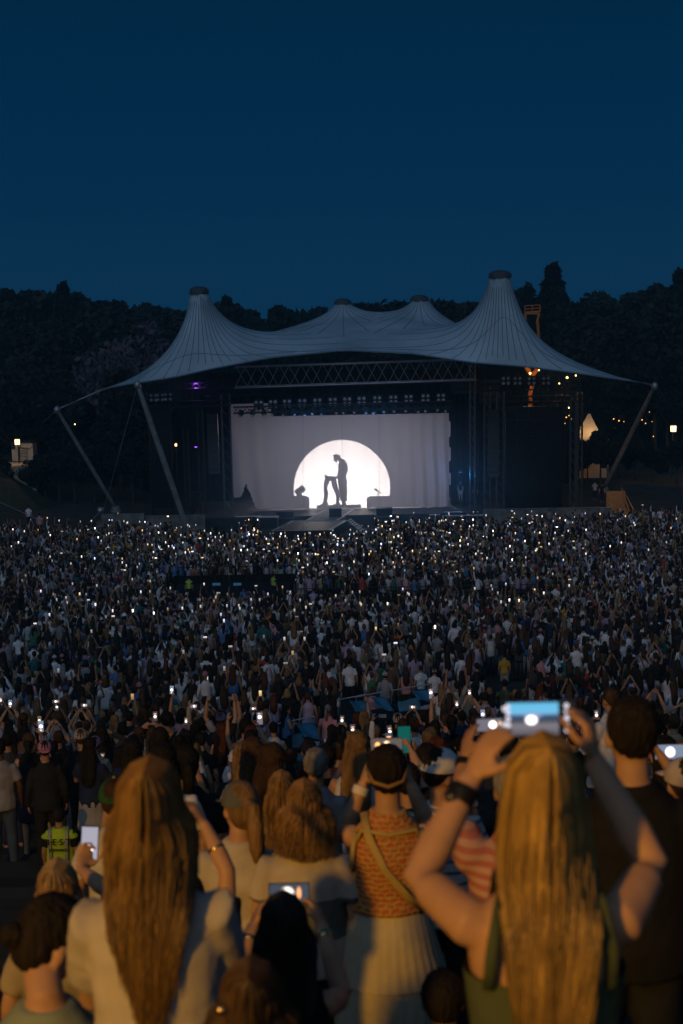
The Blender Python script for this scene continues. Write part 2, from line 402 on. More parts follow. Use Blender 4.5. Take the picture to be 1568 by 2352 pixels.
pj = empty('floor_projector', (LP.x, LP.y, ZD), label='small floor projector behind the curtain throwing the round light', cat='projector')
MB().box((LP.x, LP.y + 0.26, ZD + 0.14), (.3, .42, .22)).obj('body', M_black, pj); MB().tube([(LP.x, LP.y + .06, LP.z), (LP.x, LP.y + .02, LP.z)], .06, 12).obj('lens', M_steel, pj)
ws = lamp('backstage_fill', 'AREA', (LP.x + 0.5, 139, 6.5), 700, (1.0, 0.88, 0.95), shape='RECTANGLE', size=16, size_y=3); aim(ws, (LP.x, 127, 3)); ws.data.spread = R(110)  # soft panel added behind the cloth to lift its even tone
wf = empty('backstage_fill_light', (LP.x + .5, 139.3, 6.5), label='long backstage wash light on stands behind the curtain', cat='stage light')
MB().box((LP.x + .5, 139.3, 6.5), (16, .25, 3.0)).obj('housing', M_black, wf)
for s in (-6, 6): strut('stand', (LP.x + .5 + s, 139.3, ZD), (LP.x + .5 + s, 139.3, 5.2), .06, M_black, wf)
SCL = 1 / 2.55; YO = LP.y - (LP.y - 127) * SCL                  # depth of the things that cast the shadows
def SH(px, py):                                                  # the point that shadows the place (px, py) of the curtain
    c = P(px, py, 127); return LP + (c - LP) * SCL
M_dark = mat('dark_cloth', (0.02, 0.02, 0.022), 0.9, 0.3)
def shadow_set():
    k = SCL * 127 / F
    b0, b1 = SH(672, 1141), SH(706, 1168)
    for nm, x0, x1, y0, lab in (('stage_riser', 668, 705, 1140.5, 'low riser behind the curtain under the clamped lamp'), ('stage_riser', 846, 915, 1141, 'low riser behind the curtain under the microphone')):
        a, b = SH(x0, y0), SH(x1, 1175); MB().box(((a.x + b.x) / 2, YO, (a.z + ZD) / 2), (b.x - a.x, .5, a.z - ZD)).obj(nm, M_dark, label=lab, cat='riser')
    a, b = SH(734, 1160.5), SH(824, 1175); MB().box(((a.x + b.x) / 2, YO, (a.z + ZD) / 2), (b.x - a.x, .8, max(.03, a.z - ZD))).obj('plinth', M_dark, label='flat plinth behind the curtain under the performer', cat='plinth')
    # spotlight on the left riser
    l = empty('clamped_lamp', SH(688, 1140), label='small stage lamp tilted up on the riser behind the curtain', cat='stage light')
    t = lambda pts, r, nm, par: MB().tube([SH(*q) for q in pts], [x * k for x in r], 10, ref=(0, 1, 0)).obj(nm, M_black, par)
    t([(687, 1141), (687, 1128)], [7, 5], 'base', l); t([(679, 1131), (698, 1120)], [5.5, 7.5], 'head', l); t([(694, 1131), (699, 1127)], [1.5, 1.5], 'handle', l)
    mi = empty('microphone_stand', SH(868, 1140), label='short microphone stand on the riser behind the curtain', cat='microphone')
    t([(868, 1141), (868, 1131)], [1, 1], 'stand', mi); t([(861, 1123), (875, 1133)], [1.5, 1.2], 'boom', mi); t([(860.5, 1122.5), (864, 1125.5)], [2.6, 2.4], 'microphone_head', mi)
    # keyboard on booted legs
    kb = empty('keyboard_stand', SH(745, 1160), label='keyboard on a stand with two booted legs in front of the performer', cat='keyboard')
    t([(749, 1098), (770, 1099.5)], [6, 5.5], 'keyboard', kb); t([(749, 1097), (746, 1089)], [4, .6], 'horn', kb)
    t([(753, 1100), (748, 1112), (747, 1122), (749, 1135), (746.5, 1150), (745.5, 1158)], [6, 5, 4.2, 5, 4.4, 6], 'leg', kb)
    t([(766, 1100), (768, 1115), (773, 1128), (776, 1140), (775.5, 1152), (774.5, 1158)], [6, 6.5, 5.5, 4.6, 3.6, 5], 'leg', kb)
    t([(753, 1155), (745, 1158.5), (735.5, 1160)], [3.4, 3.6, 1.6], 'boot', kb); t([(780, 1155), (774, 1158.5), (764, 1160)], [4.4, 3.6, 1.6], 'boot', kb)
    t([(744, 1101), (745, 1107), (749, 1106)], [.7, .7, .7], 'cable', kb)
    # the performer
    p = MB()
    t2 = lambda pts, r: p.tube([SH(*q) for q in pts], [(x * k, x * k * 0.8) if not isinstance(x, tuple) else (x[0] * k, x[1] * k) for x in r], 12, ref=(0, 1, 0))
    t2([(789, 1150), (788, 1130), (786, 1105), (784.5, 1085), (786, 1068), (786, 1059)], [(7.5, 7), (9.5, 8), (10.5, 9), (8.2, 10), (9.4, 13), (6, 10)])   # trunk in a long coat of a shirt
    t2([(785, 1062), (779, 1054), (774, 1050)], [6, 4.2, 4.4])
    p.ell(SH(771.5, 1052.5), (5.6 * k, 6 * k, 7.4 * k), 12, 10, Matrix.Rotation(R(28), 3, 'Y'))
    t2([(767, 1056), (764.6, 1058.6)], [1.7, .7]); t2([(771, 1058), (772.5, 1061)], [2.6, 1.4])
    t2([(792, 1064), (794.5, 1078), (791, 1093)], [5, 4.6, 3.6]); t2([(791, 1093), (780, 1097), (769, 1096.5)], [3.4, 2.8, 2.4])
    for fx in (0, 2, 4): t2([(769, 1096 + fx * .4), (765.5 + fx * .3, 1096.5 + fx * .6), (764, 1099 + fx * .4)], [1.1, .9, .6])
    t2([(782, 1062), (779, 1080), (776, 1094)], [3.5, 3, 2.6])
    t2([(787, 1140), (789, 1150), (790, 1160)], [6, 4.8, 5]); t2([(795, 1157), (789, 1160.5), (782, 1161)], [3.8, 3.4, 2])
    pb = p.obj('person', M_dark, smooth=True, label='performer in silhouette behind the curtain bending over the keyboard', cat='person', loc=SH(788, 1161))
    h = MB(); h.ell(SH(772.5, 1049.5), (6.6 * k, 6.6 * k, 4.8 * k), 10, 8, Matrix.Rotation(R(20), 3, 'Y'))
    for a in ((767, 1046.5), (770.5, 1045), (776, 1045.5), (780, 1047.5)): h.ell(SH(*a), (2.4 * k, 2.4 * k, 2.2 * k), 8, 6)
    h.obj('hair', M_dark, pb, smooth=True)
shadow_set()

# ---- black cloth, screens, walls round the stage
def panel(name, m, px0, py0, px1, py1, Y, d, parent=None, **kw):
    a, b = P(px0, py0, Y), P(px1, py1, Y)
    return MB().box(((a.x + b.x) / 2, Y + d / 2, (a.z + b.z) / 2), (abs(b.x - a.x), d, abs(a.z - b.z))).obj(name, m, parent, **kw)
def drape(name, px0, py0, px1, py1, Y, lab):
    a, b = P(px0, py0, Y), P(px1, py1, Y); n = max(8, int((b.x - a.x) / 0.12)); V = []
    for j in range(6):
        for i in range(n + 1):
            V.append((a.x + (b.x - a.x) * i / n, Y + 0.10 * math.sin(i * 1.3) + 0.05 * math.sin(i * 0.7 + j), a.z + (b.z - a.z) * j / 5))
    Fc = [(j * (n + 1) + i, j * (n + 1) + i + 1, (j + 1) * (n + 1) + i + 1, (j + 1) * (n + 1) + i) for j in range(5) for i in range(n)]
    MB().add(V, Fc).obj(name, M_drape, smooth=True, label=lab, cat='drape')
drape('backdrop_drape', 330, 860, 1330, 1172, 146.5, 'huge black backdrop drape closing the back of the stage')
drape('side_drape', 1034, 905, 1100, 1178, 128.2, 'black side drape hanging next to the lit curtain end')
drape('side_drape', 460, 900, 528, 1150, 130, 'black side drape behind the lattice tower by the curtain')
drape('border_drape', 622, 890, 1036, 948, 126.6, 'black border drape hung above the white curtain behind the lamps')
M_green = mat('olive_fabric_panel', (0.060, 0.066, 0.048), 0.9, 0.2, 2)
for px0, py0, px1, py1, lab in ((1036, 872, 1098, 926, 'olive cloth panel hung under the roof truss beside the tall mast'), (1100, 872, 1148, 926, 'small olive cloth panel hung past the tall mast')):
    panel('cloth_panel', M_green, px0, py0, px1, py1, 129.2, .05, label=lab, cat='cloth panel')
def led_screen(px0, py0, px1, py1, Y, lab):
    a, b = P(px0, py0, Y), P(px1, py1, Y); r = empty('video_screen', (a.x, Y, b.z), label=lab, cat='video screen')
    nx, nz = 5, 8; dx, dz = (b.x - a.x) / nx, (a.z - b.z) / nz
    me = MB().box((0, 0, 0), (dx - .02, .12, dz - .02)).mesh('screen_tile', M_scr, smooth=False)
    for i in range(nx):
        for j in range(nz): put('screen_tile', me, Matrix.Translation((a.x + dx * (i + .5), Y + random.uniform(-.008, .008), b.z + dz * (j + .5))), r)
    for x in (a.x, b.x): strut('frame_post', (x, Y + .3, GST), (x, Y + .3, a.z + .4), .09, M_black, r)
    strut('frame_post', (a.x, Y + .3, a.z + .3), (b.x, Y + .3, a.z + .3), .09, M_black, r)
M_scr = mat('unlit_screen', (0.008, 0.010, 0.013), 0.35, 0.2, 2)
led_screen(1160, 934, 1290, 1168, 126.0, 'tall unlit video screen beyond the loudspeaker tower by the lit marquee')
led_screen(340, 930, 398, 1164, 128.0, 'narrow unlit video screen behind the leaning mast')
for px0, py0, px1, py1, Y, lab in ((1110, 1172, 1206, 1200, 121.4, 'low pale concrete wall in front of the unlit screen'), (1208, 1170, 1376, 1205, 122.2, 'longer concrete wall in front of the stage wing near wooden stairs'), (1377, 1168, 1404, 1203, 121.6, 'concrete pier ending the stage wall at the wooden stairs'),
                                   (232, 1183, 330, 1215, 121.8, 'concrete wall with dark arches near the tent anchor'), (332, 1187, 470, 1208, 121.4, 'low grey concrete wall at the foot of the leaning mast')):
    a, b = P(px0, py0, Y), P(px1, py0, Y); r = empty('concrete_wall', (a.x, Y, 0), label=lab, cat='wall')
    n = max(1, round((b.x - a.x) / 1.4)); w = (b.x - a.x) / n
    for i in range(n):
        MB().box((a.x + w * (i + .5), Y + .15 + random.uniform(-.006, .006), a.z / 2 - .1), (w - .02, .3, a.z + .2)).obj('wall_panel', M_conc, r)
    MB().box(((a.x + b.x) / 2, Y + .15, a.z + .035), (b.x - a.x + .04, .38, .07)).obj('coping', M_conc, r)

# ---- trusses, towers, lamps
def truss(name, a, b, w, h, n, lab, m=None, r=0.045, cat='truss'):
    a, b = Vector(a), Vector(b); m = m or M_steel; root = empty(name, a, label=lab, cat=cat)
    d = (b - a); t = d.normalized()
    up = Vector((0, 0, 1)) if abs(t.z) < .8 else Vector((0, 1, 0))
    sd = t.cross(up).normalized() * (w / 2); uu = up * (h / 2)
    cs = [sd + uu, -sd + uu, -sd - uu, sd - uu]
    for c in cs: strut('chord', a + c, b + c, r, m, root)
    for i in range(n):
        p, q_ = a + d * (i / n), a + d * ((i + 1) / n)
        mid = (p + q_) / 2
        for s in (0, 1):
            u_, l_ = (cs[1], cs[2]) if s else (cs[0], cs[3])
            if s: u_, l_ = l_, u_
            strut('brace', p + l_, mid + u_, r * .6, m, root, 5); strut('brace', mid + u_, q_ + l_, r * .6, m, root, 5)
        strut('brace', p + cs[2], q_ + cs[3], r * .5, m, root, 5); strut('brace', mid + cs[0], mid + cs[1], r * .5, m, root, 5)
    return root
M_alu = mat('aluminium_truss', (0.30, 0.30, 0.31), 0.4, 0.2, 5, metal=0.8)
truss('roof_truss', P(540, 866, 123.5), P(1092, 848, 123.0), 1.6, 1.75, 11, 'long aluminium roof truss with crossed braces under the tent edge', M_alu, .055)
truss('roof_truss', P(470, 902, 127), P(1110, 884, 127), 0.6, 0.6, 26, 'thin dark truss below the long roof truss', M_black)
truss('lamp_truss', P(536, 942, 125.4), P(1038, 928, 125.4), 0.55, 0.55, 24, 'black truss carrying the row of lamps above the curtain', M_black, .05)
truss('lamp_truss', P(1104, 890, 125), P(1330, 884, 125), 0.6, 0.6, 10, 'black lamp truss over the unlit video screen', M_black, .05)
truss('lamp_truss', P(1098, 917, 125.6), P(1338, 915, 125.6), 0.5, 0.5, 10, 'lower black truss just above the unlit video screen', M_black, .05)
truss('lamp_truss', P(345, 930, 126), P(530, 925, 126), 0.5, 0.5, 9, 'black truss above the narrow unlit screen', M_black, .05)
truss('roof_truss', P(310, 892, 128), P(560, 880, 128), 0.4, 0.5, 8, 'slim truss between the leaning mast and the roof truss', M_black, .04)
M_twr = mat('lattice_tower_grey', (0.08, 0.095, 0.10), 0.5, 0.2, metal=.5)
def tower(px, py, Y, w, n, lab, m=None, r=.05):
    t = P(px, py, Y); return truss('lattice_tower', (t.x, Y, GST), t, w, w, n, lab, m or M_twr, r, 'tower')
tower(517, 905, 126.3, 0.75, 10, 'lattice tower beside the end of the lit curtain by the notch')
tower(1084, 832, 124.6, 0.42, 16, 'tall slim lattice mast holding the roof truss end beside the drapes')
tower(1148, 900, 124.8, 0.62, 12, 'lattice tower carrying the hanging loudspeakers next to the screen')
tower(1118, 890, 125.6, 0.5, 12, 'thin lattice tower between slim mast and loudspeakers')
tower(1316, 905, 125.5, 0.5, 12, 'thin lattice tower before the lit marquee')
tower(1332, 900, 127.5, 0.4, 12, 'rear thin lattice tower near the lit marquee')
tower(458, 940, 126.2, 0.5, 10, 'dark lattice tower behind the stage wing beside the purple glow', M_black)
tower(425, 985, 124.5, 0.4, 9, 'short dark lattice tower behind the leaning mast', M_black)
def line_array(px, py0, py1, Y, lab):
    a, b = P(px, py0, Y), P(px, py1, Y); r = empty('line_array', a, label=lab, cat='loudspeaker')
    n = 11; h = (a.z - b.z) / n
    for i in range(n):
        z = a.z - h * (i + .5); k = math.sin(i / n * 1.3) * .35
        MB().box((a.x, Y + k, z), (.95, .55, h - .03), Matrix.Rotation(R(-i * 2.2), 3, 'X')).obj('speaker_cabinet', M_scr, r)
        MB().box((a.x, Y + k - .29, z), (.85, .02, h - .09), Matrix.Rotation(R(-i * 2.2), 3, 'X')).obj('grille', M_black, r)
line_array(1133, 940, 1098, 124.3, 'hanging column of loudspeakers between slim mast and unlit screen')
line_array(487, 950, 1090, 125.6, 'hanging column of dark loudspeakers near the lattice tower')
M_lens = mat('lamp_lens', (0.45, 0.45, 0.48), 0.25, 0.1, spec=.6)
M_lens2 = mat('lamp_lens_pinkish', (0.50, 0.46, 0.48), 0.3, 0.1, spec=.5)
def blinder(px, py, Y, lab, grp):
    c = P(px, py, Y); r = empty('blinder_light', c, label=lab, cat='stage light', group=grp)
    put('housing', BL_H, Matrix.Translation(c), r)
    for sx_ in (-1, 1):
        for sz in (-1, 1): put('lens', BL_L, Matrix.Translation(c + Vector((sx_ * .21, -.16, sz * .21))), r)
    strut('hanger', c + Vector((0, 0, .4)), c + Vector((0, 0, .9)), .03, M_black, r, 5)
BL_H = MB().box((0, 0, 0), (.86, .26, .86)).mesh('housing', M_black, smooth=False)
BL_L = MB().tube([(0, .06, 0), (0, 0, 0), (0, -.03, 0)], [.12, .15, .09], 12, ref=(0, 0, 1)).mesh('lens', M_lens)
bx = [594, 627, 659, 694, 729, 764, 797, 830, 866, 903, 938, 977, 1012]
ordn = ['first', 'second', 'third', 'fourth', 'fifth', 'sixth', 'seventh', 'eighth', 'ninth', 'tenth', 'eleventh', 'twelfth', 'thirteenth', 'fourteenth', 'fifteenth', 'sixteenth', 'seventeenth', 'eighteenth', 'nineteenth', 'twentieth', 'last']
for i, x in enumerate(bx):
    blinder(x, 929 - 16 * (x - 594) / 418, 126.0, f'four-lens blinder lamp above the white curtain, {ordn[i]} in its row from the lattice tower', 'four-lens blinders above the curtain')
for i, x in enumerate((1161, 1188, 1220, 1253)): blinder(x, 874, 124.6, f'four-lens blinder above the unlit screen, {ordn[i]} in its row from the slim mast', 'four-lens blinders above the screen')
for i, x in enumerate((353, 368, 386)): blinder(x, 913 - i, 126.0, f'dim four-lens blinder beside the leaning mast, {ordn[i]} in its row', 'four-lens blinders by the mast')
MH_B = MB().box((0, 0, .32), (.34, .3, .18)).mesh('base', M_black, smooth=False)
MH_Y = MB().box((-.2, 0, .1), (.05, .12, .34)).box((.2, 0, .1), (.05, .12, .34)).mesh('yoke', M_black, smooth=False)
MH_H = MB().tube([(0, .12, .1), (0, .05, .1), (0, -.1, -.02), (0, -.28, -.12)], [.06, .15, .17, .15], 12, ref=(0, 0, 1)).mesh('head', M_black)
MH_L = MB().tube([(0, -.283, -.121), (0, -.30, -.128)], [.125, .10], 12, ref=(0, 0, 1)).mesh('lens', M_lens2)
for i in range(21):
    x = 556 + i * 23.5 + random.uniform(-3, 3)
    c = P(x, 952 - 13.5 * (x - 540) / 500 + random.uniform(-1.5, 1.5), 125.2)
    r = empty('moving_head_light', c, label=f'moving head lamp under the truss over the white curtain, {ordn[i]} from the lattice tower', cat='stage light', group='moving head lamps over the curtain')
    M_ = Matrix.Translation(c) @ Matrix.Rotation(random.uniform(-.8, .8), 4, 'Z')
    put('base', MH_B, M_, r); put('yoke', MH_Y, M_, r); h = put('head', MH_H, M_, r); put('lens', MH_L, M_, h)
# ------------------------------------------------------------------ lit things round the stage
WARM = (1.0, 0.55, 0.18)
M_bulb = glow('warm_bulb', (1.0, 0.55, 0.16), 8)
M_lant = glow('lantern_glass', (1.0, 0.60, 0.24), 5)
M_orange = mat('orange_painted_steel', (0.38, 0.13, 0.02), 0.5, 0.2, 3)
def bulb(px, py, Y, r, e, lab, hang=0.5, m=None):
    c = P(px, py, Y); ro = empty('bulb_lamp', c, label=lab, cat='lamp', group='bulb lamps by the stage wing')
    MB().ell(c, (r, r, r), 10, 6).obj('bulb', m or M_bulb, ro, smooth=True)
    MB().tube([c + Vector((0, 0, r * .9)), c + Vector((0, 0, r * 1.8))], [r * .6, r * .5], 8).obj('socket', M_black, ro)
    strut('cable', c + Vector((0, 0, r)), c + Vector((0, 0, hang + r)), .015, M_black, ro, 5)
    if e: lamp('bulb_light', 'POINT', c - Vector((0, .25, .1)), e, WARM, shadow_soft_size=r)
bulb(1217, 857, 131, .10, 60, 'bright warm bulb under the tent edge beside the orange struts')
bulb(1237, 850, 133, .06, 30, 'small warm bulb tucked behind the orange struts')
bulb(1302, 867, 132, .10, 60, 'warm bulb under the tent corner over the marquee side')
bulb(1322, 862, 134, .07, 25, 'small warm bulb farthest out under the tent corner')
bulb(1284, 880, 134, .07, 20, 'dim warm bulb lowest of those under the tent corner')
bulb(1306, 936, 136, .07, 15, 'tiny warm bulb beside the thin lattice tower')
bulb(172, 974, 140, .06, 5, 'single small warm bulb among the dark trees below the outer mast')
for k, (x, y, Y, r_) in enumerate(((1300, 958, 137, .10), (1307, 954, 138, .11), (1311, 962, 137, .08), (1297, 972, 137, .06), (1409, 962, 139, .09), (1421, 966, 139, .10), (1432, 968, 140, .06), (1474, 964, 139, .09), (1482, 972, 139, .08), (1491, 946, 140, .06), (1497, 968, 140, .05), (1500, 1002, 139, .08))):
    bulb(x, y, Y, r_ * .6, 0, f'warm bulb glinting through the dark leaves, {ordinal(k + 1)} from the unlit screen', m=glow('amber_bulb', (1.0, .42, .08), 3.2, False))
lamp('underside_light', 'POINT', P(1290, 880, 128), 140, (1.0, .42, .08), shadow_soft_size=.2)
py_ = empty('mast_pylon', P(1222, 880, 135), label='orange steel pylon with a railed platform behind the tall right-side tent peak'.replace(' right-side', ''), cat='pylon')
for a, b, r in (((1205, 836), (1221, 863), .22), ((1241, 836), (1222, 863), .22), ((1221, 862), (1226, 876), .2), ((1222, 884), (1217, 905), .2), ((1217, 905), (1222, 1165), .2), ((1238, 720), (1232, 742), .12), ((1238, 720), (1206, 720), .10), ((1205, 718), (1240, 715), .10), ((1226, 876), (1222, 884), .16), ((1234, 738), (1241, 836), .14), ((1206, 720), (1205, 836), .14)):
    strut('steel_bar', P(*a, 135), P(*b, 135), r, M_orange, py_, 8)
for a, b in (((1205, 702), (1240, 700)), ((1205, 710), (1240, 707)), ((1205, 702), (1205, 718)), ((1222, 701), (1222, 717)), ((1240, 700), (1240, 716))):
    strut('rail', P(*a, 135), P(*b, 135), .05, M_orange, py_, 6)
lamp('pylon_light', 'POINT', P(1228, 725, 133.5), 1.5, WARM, shadow_soft_size=.1)
lamp('pylon_light', 'POINT', P(1214, 872, 133.4), 60, WARM, shadow_soft_size=.1)

def lantern(px, py, Y, s, e, lab, ground=None):
    c = P(px, py, Y); ro = empty('lantern_lamp', (c.x, c.y, gz(Y)), label=lab, cat='lamp')
    MB().box(c, (s, s * .8, s * 1.25)).obj('lantern_glass', M_lant, ro)
    MB().box(c + Vector((0, 0, s * .7)), (s * 1.15, s, .08)).obj('lantern_roof', M_black, ro)
    for sx_ in (-1, 0, 1): strut('glazing_bar', c + Vector((sx_ * s * .5, -s * .42, -s * .62)), c + Vector((sx_ * s * .5, -s * .42, s * .62)), .02, M_black, ro, 5)
    strut('post', (c.x, c.y + s * .5, gz(Y) - .2), (c.x, c.y + s * .5, c.z), .05, M_black, ro, 6)
    if e: lamp('lantern_light', 'POINT', c - Vector((0, s * .7, 0)), e, WARM, shadow_soft_size=s * .4)
lantern(39.5, 1014.5, 141, .42, 110, 'glowing box lantern in front of the cream hut')
lantern(1546, 984, 150, .5, 130, 'glowing lantern among dark trees beyond the outer mast')
lantern(404, 1021, 138, .22, 30, 'narrow yellow lantern seen between the masts')
hut = empty('site_hut', P(52, 1057, 143), label='small cream site hut with dark cables and a ladder on its front', cat='hut')
M_cream = mat('cream_metal', (0.55, 0.42, 0.28), 0.7, 0.2, 2)
a, b = P(26, 1018, 143), P(77, 1058, 143)
MB().box(((a.x + b.x) / 2, 144, (a.z + b.z) / 2), (b.x - a.x, 2, a.z - b.z)).obj('wall', M_cream, hut)
MB().box(((a.x + b.x) / 2, 144, a.z + .06), (b.x - a.x + .2, 2.2, .12)).obj('roof', M_black, hut)
strut('gutter_pipe', P(43, 1025, 142.9), P(43.5, 1058, 142.9), .05, M_black, hut)
MB().box(P(30, 1024, 142.9), (.35, .1, .6)).obj('meter_box', M_black, hut)
for y in (1028, 1035, 1041, 1047): strut('rung', P(45, y, 142.85), P(62, y + .5, 142.85), .025, M_black, hut, 5)
for x in (45, 62): strut('ladder_rail', P(x, 1026, 142.85), P(x, 1058, 142.85), .025, M_black, hut, 5)
MB().tube([P(46, 1026, 142.86), P(56, 1031, 142.86), P(68, 1030, 142.86), P(76, 1022, 142.86)], .03, 5).obj('cable', M_black, hut)
slab('path', mat('pale_gravel', (.28, .25, .2), .95, .4, 4, .4, 30), [(P(-30, 1060, 143).x, 139), (P(100, 1060, 143).x, 139), (P(90, 1060, 143).x, 142.6), (P(-30, 1060, 143).x, 142.6)], -0.1, P(50, 1059, 143).z, kind='structure')
zb_ = P(50, 1059, 143).z; bx0, bx1 = P(-260, 1060, 143).x, P(150, 1060, 143).x; prof = [(124.5, -.1), (127, .5), (131, 1.2), (136, zb_ - .35), (139, zb_ - .05), (150, zb_ - .03), (158, .4), (162, -.3)]
bv_ = []
for k in range(16):
    x = bx0 + (bx1 - bx0) * k / 15; f = min(1, (15 - k) / 5)
    bv_ += [(x, y + .3 * math.sin(k * 1.7 + q), z * f + .05 * math.sin(k * 2.3 + q) - .1 * (1 - f)) for q, (y, z) in enumerate(prof)]
n8 = len(prof); MB().add(bv_, [(k * n8 + q, (k + 1) * n8 + q, (k + 1) * n8 + q + 1, k * n8 + q + 1) for k in range(15) for q in range(n8 - 1)]).obj('bank', mat('dark_grass_bank', (.028, .036, .02), .95, .5, 2, .6, 12), smooth=True, kind='structure')
# pagoda marquees
def marquee(px, Y, w, ze, zp, lab, e):
    c = P(px, 1000, Y); ro = empty('marquee', (c.x, Y, 0), label=lab, cat='marquee')
    m = bpy.data.materials.get('marquee_cloth')
    if not m:
        m = bpy.data.materials.new('marquee_cloth'); m.use_nodes = True; n = m.node_tree.nodes; L = m.node_tree.links; n.clear()
        o = n.new('ShaderNodeOutputMaterial'); mx = n.new('ShaderNodeMixShader'); d = n.new('ShaderNodeBsdfDiffuse'); t = n.new('ShaderNodeBsdfTranslucent')
        d.inputs[0].default_value = t.inputs[0].default_value = (.7, .62, .5, 1); mx.inputs[0].default_value = .5
        L.new(d.outputs[0], mx.inputs[1]); L.new(t.outputs[0], mx.inputs[2]); L.new(mx.outputs[0], o.inputs[0])
    V = []; n = 9
    for i in range(n):
        t = i / (n - 1); r = (w / 2) * (1 - t) ** 1.0 + .12 * t; z = ze + (zp - ze) * (t ** 1.7)
        V += [(c.x + sx_ * r, Y + sy * r, z) for sx_, sy in ((-1, -1), (1, -1), (1, 1), (-1, 1))]
    MB().add(V, [(4 * i + k, 4 * i + (k + 1) % 4, 4 * i + 4 + (k + 1) % 4, 4 * i + 4 + k) for i in range(n - 1) for k in range(4)]).obj('roof', m, ro)
    h = w / 2 - .02
    for sx_, sy, dx, dy in ((0, -1, w, .03), (0, 1, w, .03), (-1, 0, .03, w), (1, 0, .03, w)):
        MB().box((c.x + sx_ * h, Y + sy * h, ze / 2), (max(.03, dx - .1), max(.03, dy - .1), ze - .05)).obj('side_wall', m, ro)
    for sx_ in (-1, 1):
        for sy in (-1, 1): strut('pole', (c.x + sx_ * h, Y + sy * h, 0), (c.x + sx_ * h, Y + sy * h, ze), .04, M_steel, ro)
    strut('pole', (c.x, Y, zp - .4), (c.x, Y, zp + .25), .05, M_black, ro)
    if e: lamp('marquee_light', 'POINT', (c.x, Y, ze - .3), e, (1, .6, .25), shadow_soft_size=.2)
marquee(1352, 152, 3.6, P(1352, 1011, 150).z, P(1360, 950, 152).z, 'glowing pagoda marquee lit from inside past the unlit screen', 150)
marquee(1306, 157, 3.2, P(1310, 1004, 155).z, P(1312, 960, 157).z, 'second lit marquee mostly hidden behind the thin lattice towers', 170)
# wooden stairs, lit
ws_ = empty('wooden_stairs', P(1425, 1200, 124), label='orange-lit wooden stairs with a handrail at the end of the stage wall', cat='stairs')
a, b = P(1408, 1198, 123.0), P(1437, 1175, 126.0); nst = 6
zb = .25
for i in range(nst):
    t = (i + .5) / nst; z = zb + (b.z + .4 - zb) * t
    MB().box(((a.x + b.x) / 2, 123 + 3 * t, z), (b.x - a.x, .5, .05)).obj('tread', M_wood, ws_)
    MB().box(((a.x + b.x) / 2, 123.22 + 3 * t, z + (b.z + .4 - zb) / nst / 2), (b.x - a.x, .03, (b.z + .4 - zb) / nst - .05)).obj('riser', M_wood, ws_)
MB().box(((a.x + b.x) / 2, 126.4, b.z + 1.1), (b.x - a.x, .06, 1.5)).obj('back_board', M_wood, ws_)
for s, x in ((0, a.x), (1, b.x)):
    strut('handrail', (x, 122.9, 1.2), (x, 126, b.z + 1.5), .05, M_wood, ws_); strut('post', (x, 122.9, 0), (x, 122.9, 1.25), .05, M_wood, ws_)
strut('handrail', P(1427, 1120, 127), P(1447, 1182, 123), .05, M_wood, ws_)
lamp('stair_light', 'POINT', ((a.x + b.x) / 2, 122.4, 3.3), 60, (1, .5, .12), shadow_soft_size=.1)
MB().box(((a.x + b.x) / 2, 122.3, 3.45), (.3, .2, .1)).obj('stair_lamp', M_black, label='small lamp over the wooden stairs', cat='lamp')
strut('rope_barrier', P(0, 1153, 118), P(92, 1195, 112), .035, M_steel, label='sagging cable running down to the crowd from the dark bank', cat='cable')
# purple uplights near the tent corner
for px, py, Y, e, lab in ((450, 893, 128, 90, 'purple uplight under the tent corner near the roof truss'), (450, 1028, 131, 25, 'small purple uplight low behind the stage wing')):
    c = P(px, py, Y); r = empty('uplight', c, label=lab, cat='lamp')
    MB().box(c, (.3, .25, .12)).obj('body', M_black, r); MB().tube([c + Vector((0, -.1, .06)), c + Vector((0, -.1, .1))], .12, 10).obj('lens', glow('purple_lens', (.35, .06, 1.0), 4), r)
    lamp('uplight_light', 'POINT', c + Vector((0, -.3, .35)), e, (.42, .12, 1.0), shadow_soft_size=.12)

